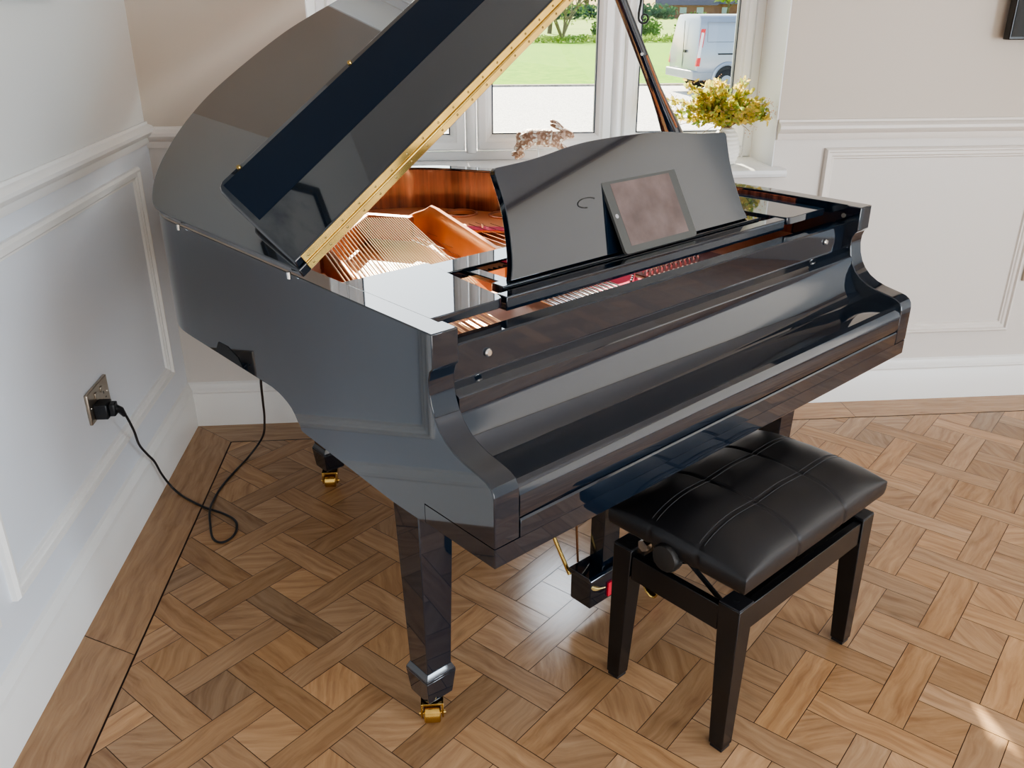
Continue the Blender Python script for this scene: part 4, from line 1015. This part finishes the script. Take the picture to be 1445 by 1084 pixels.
# silver panel van (rear corner at bearing of the photo)
def van():
    # local: x forward along the van, y to its left, z up; origin at rear corner facing the room
    cor = Vector((6.99, 23.96, ZG)); ang = math.radians(90 - 83)
    o = empty('van', cor, ang, 'silver grey panel van parked on the gravel drive outside the right pane', 'van')
    PAINT = simple('silver_van_paint', (.42, .44, .48), .28, metal=.35, coat=.5)
    Lv, Wv = 4.9, 1.95
    # cross-section in (y, z): side facing the room is y=0, body extends to +y
    sec = [(.06, .38), (.0, .50), (-.01, .80), (.0, 1.10), (.045, 1.30), (.11, 1.70), (.17, 1.90), (.27, 1.985), (.60, 2.01), (Wv-.60, 2.01), (Wv-.27, 1.985), (Wv-.17, 1.90), (Wv-.11, 1.70), (Wv-.045, 1.30), (Wv, 1.10), (Wv+.01, .80), (Wv, .50), (Wv-.06, .38)]
    st_ = [(.10, .0, 1, .96), (.03, .02, 1, .99), (.10, 0, 1.0, 1), (.30, 0, 1, 1), (3.3, 0, 1, 1), (3.9, .02, 1, .96), (4.4, .05, .62, .62), (4.9, .14, .48, .5)]
    stations = [(.16, .05, .965), (.06, .02, .99), (.14, 0, 1), (.5, 0, 1), (3.2, 0, 1), (3.7, .02, .97), (4.35, .05, .60), (4.95, .16, .46)]
    vs = []; m2 = len(sec)
    zsc = [1, 1, 1, 1, 1, .97, .60, .46]
    for i, (x, ins, sc_) in enumerate(stations):
        for y, z in sec:
            yy = Wv/2 + (y - Wv/2)*(1 - ins)
            zz = .38 + (z - .38)*zsc[i]
            xx = x
            if i == 0: xx = .02 + .10*max(0, (z - 1.0))**1.2
            elif i == 1: xx = .05 + .10*max(0, (z - 1.0))**1.2
            elif i == 2: xx = .16 + .10*max(0, (z - 1.0))**1.2
            if i == 0: yy = Wv/2 + (y - Wv/2)*.93; zz = .40 + (z - .38)*.955
            vs.append((xx, yy, zz))
    fs = [(i*m2 + k, i*m2 + (k+1) % m2, (i+1)*m2 + (k+1) % m2, (i+1)*m2 + k) for i in range(len(stations)-1) for k in range(m2)]
    fs += [tuple(range(m2))[::-1], tuple(range((len(stations)-1)*m2, len(stations)*m2))]
    b = MB(); b.add(vs, fs); b.build('body', PAINT, o, smooth=40)
    # tail light clusters
    for yy, sg in ((-.008, 1), (Wv + .008, -1)):
        r = MB(); q = [(.015, .74), (.12, .74), (.26, 1.66), (.15, 1.66)]
        def Y(z): return yy + sg*(0 if z < 1.1 else (z - 1.1)*.16)
        vs2 = [(x - .01, Y(z) - sg*.012, z) for x, z in q] + [(x - .01, Y(z) + sg*.06, z) for x, z in q]
        r.add(vs2, [(0,1,2,3),(7,6,5,4),(0,4,5,1),(1,5,6,2),(2,6,7,3),(3,7,4,0)]); lt_ = r.build('tail_light', simple('red_lens', (.75, .03, .03), .2), o, smooth=0)
        r = MB(); q = [(.05, .95), (.125, .95), (.225, 1.56), (.155, 1.58)]
        r.add([(x - .02, Y(z) - sg*.016, z) for x, z in q] + [(x - .02, Y(z), z) for x, z in q], [(0,1,2,3),(7,6,5,4),(0,4,5,1),(1,5,6,2),(2,6,7,3),(3,7,4,0)])
        r.build('clear_lens', simple('white_lens', (.85, .80, .82), .2), lt_, smooth=0)
    k = MB(); k.box(-.07, .10, -.01, Wv + .01, .40, .62); k.box(-.03, .95, -.015, .05, .40, .60); k.build('rear_bumper', simple('bumper_grey', (.36, .37, .39), .4), o, bevel=.03)
    k = MB(); k.box(.62, 2.3, -.022, .03, 1.025, 1.06); k.build('door_rail', BLACK, o)
    k = MB()
    for z in (1.34, 1.82): k.tube([(.32, .045 + (z - 1.3)*.16 - .004, z), (2.9, .045 + (z - 1.3)*.16 - .004, z)], .008, 5)
    for x in (.32, 1.55, 2.9): k.tube([(x, .046, 1.34), (x, .126, 1.82)], .008, 5)
    k.build('panel_crease', simple('crease_grey', (.25, .27, .30), .4), o)
    k = MB(); k.box(.018, .03, Wv/2 - .008, Wv/2 + .008, .65, 1.85); k.box(-.005, .03, Wv/2 - .22, Wv/2 - .08, 1.05, 1.12); k.build('rear_door_seam', BLACK, o, smooth=0)
    k = MB(); k.tube([(.92 + .40*math.cos(t), -.012, .40 + .40*math.sin(t)) for t in [PI*i/20 for i in range(21)]], .055, 8); k.build('wheel_arch', PAINT, o)
    for x in (.92, 3.95):
        for y in (.02, Wv - .02):
            sg = 1 if y < 1 else -1
            w = MB(); w.lathe([(.20, 0), (.30, -.02), (.335, .02), (.335, .17), (.30, .2), (.01, .2)], (x, 0, .335), 28, ax='y'); 
            w.v = [(a, (y - .03 + c if sg > 0 else y + .03 - c), d) for a, c, d in w.v]
            wo = w.build('wheel', simple('tyre', (.025, .025, .028), .8), o)
            hcap = MB(); hcap.lathe([(.0001, -.02), (.12, -.02), (.20, 0), (.20, .03), (.0001, .03)], (x, 0, .335), 24, ax='y'); hcap.v = [(a, (y - .03 + c if sg > 0 else y + .03 - c), d) for a, c, d in hcap.v]
            hcap.build('wheel_trim', simple('wheel_silver', (.4, .4, .42), .4, metal=.6), wo)
            wa = MB(); wa.lathe([(.0001, 0), (.41, 0), (.41, .05), (.0001, .05)], (x, 0, .38), 28, ax='y'); wa.v = [(a, (-.018 + c if sg > 0 else Wv + .018 - c), d) for a, c, d in wa.v]
            wa.build('wheel_well', BLACK, o)
van()

# ------------------------------------------------------------------ light
W_ = bpy.data.worlds.new('world'); S.world = W_; W_.use_nodes = True; wn = W_.node_tree.nodes; wl = W_.node_tree.links
bg = wn['Background']; sky = wn.new('ShaderNodeTexSky'); sky.sky_type = 'NISHITA'; sky.sun_disc = False
sky.sun_elevation = math.radians(40); sky.sun_rotation = math.radians(-12); sky.air_density = 1.2; sky.dust_density = 1.5
wl.new(sky.outputs[0], bg.inputs['Color']); bg.inputs['Strength'].default_value = .30
sun = bpy.data.lights.new('sun', 'SUN'); sun.energy = 16; sun.angle = math.radians(.6); sun.color = (1, .88, .70)
so = bpy.data.objects.new('sun', sun); COL.objects.link(so); so.rotation_euler = Vector((.05, -.975, -.575)).to_track_quat('-Z', 'Y').to_euler(); so.location = (0, 8, 8)
def area(name, loc_, d, sx, sy, e, col):
    l = bpy.data.lights.new(name, 'AREA'); l.shape = 'RECTANGLE'; l.size = sx; l.size_y = sy; l.energy = e; l.color = col
    o = bpy.data.objects.new(name, l); COL.objects.link(o); o.location = loc_; o.rotation_euler = Vector(d).to_track_quat('-Z', 'Z').to_euler(); return o
area('daylight_right', (XR + .12, -1.6, 1.1), (-1, 0, 0), 1.95, 1.85, 170, (.76, .88, 1.0))
area('daylight_front', (2.0, YF - .1, 1.2), (0, 1, 0), 2.15, 1.75, 60, (1.0, .96, .92))
area('added_sheer_backlight', (XR + .12, 1.25, 1.285), (-1, 0, 0), 3.2, 2.26, 36, (1, .90, .80))  # lamp added behind the sheer panel to brighten desk and fallboard reflections
def spot(name, p, q, ang, e, col, soft=.004):
    l = bpy.data.lights.new(name, 'SPOT'); l.spot_size = math.radians(ang); l.spot_blend = .25; l.energy = e; l.color = col; l.shadow_soft_size = soft
    o = bpy.data.objects.new(name, l); COL.objects.link(o); o.location = p; o.rotation_euler = (Vector(q) - Vector(p)).to_track_quat('-Z', 'Y').to_euler()
spot('added_glare_spot', (.44, 2.78, .66), (.29, 1.90, 0), 38, 9, (.80, .90, 1), .13)  # added lamp hidden under the piano, making a bluish floor glare by the pedals

# ------------------------------------------------------------------ camera
cam = bpy.data.cameras.new('camera'); co = bpy.data.objects.new('camera', cam); COL.objects.link(co); S.camera = co
p, yw = math.radians(23.88), math.radians(4.99)
F = Vector((math.sin(yw)*math.cos(p), math.cos(yw)*math.cos(p), -math.sin(p))); R = Vector((math.cos(yw), -math.sin(yw), 0)); U = R.cross(F)
M = Matrix((( R.x, U.x, -F.x, 0), (R.y, U.y, -F.y, 0), (R.z, U.z, -F.z, 1.5), (0, 0, 0, 1)))
co.matrix_world = M; cam.sensor_fit = 'HORIZONTAL'; cam.sensor_width = 36; cam.lens = 1220.5/1445*36; cam.clip_start = .02; cam.clip_end = 1000
S.view_settings.view_transform = 'AgX'; S.view_settings.look = 'AgX - Medium High Contrast'; S.view_settings.exposure = .38
S.cycles.use_denoising = True
S.cycles.max_bounces = 10; S.cycles.transparent_max_bounces = 12; S.cycles.caustics_reflective = True
S.cycles.sample_clamp_indirect = 6
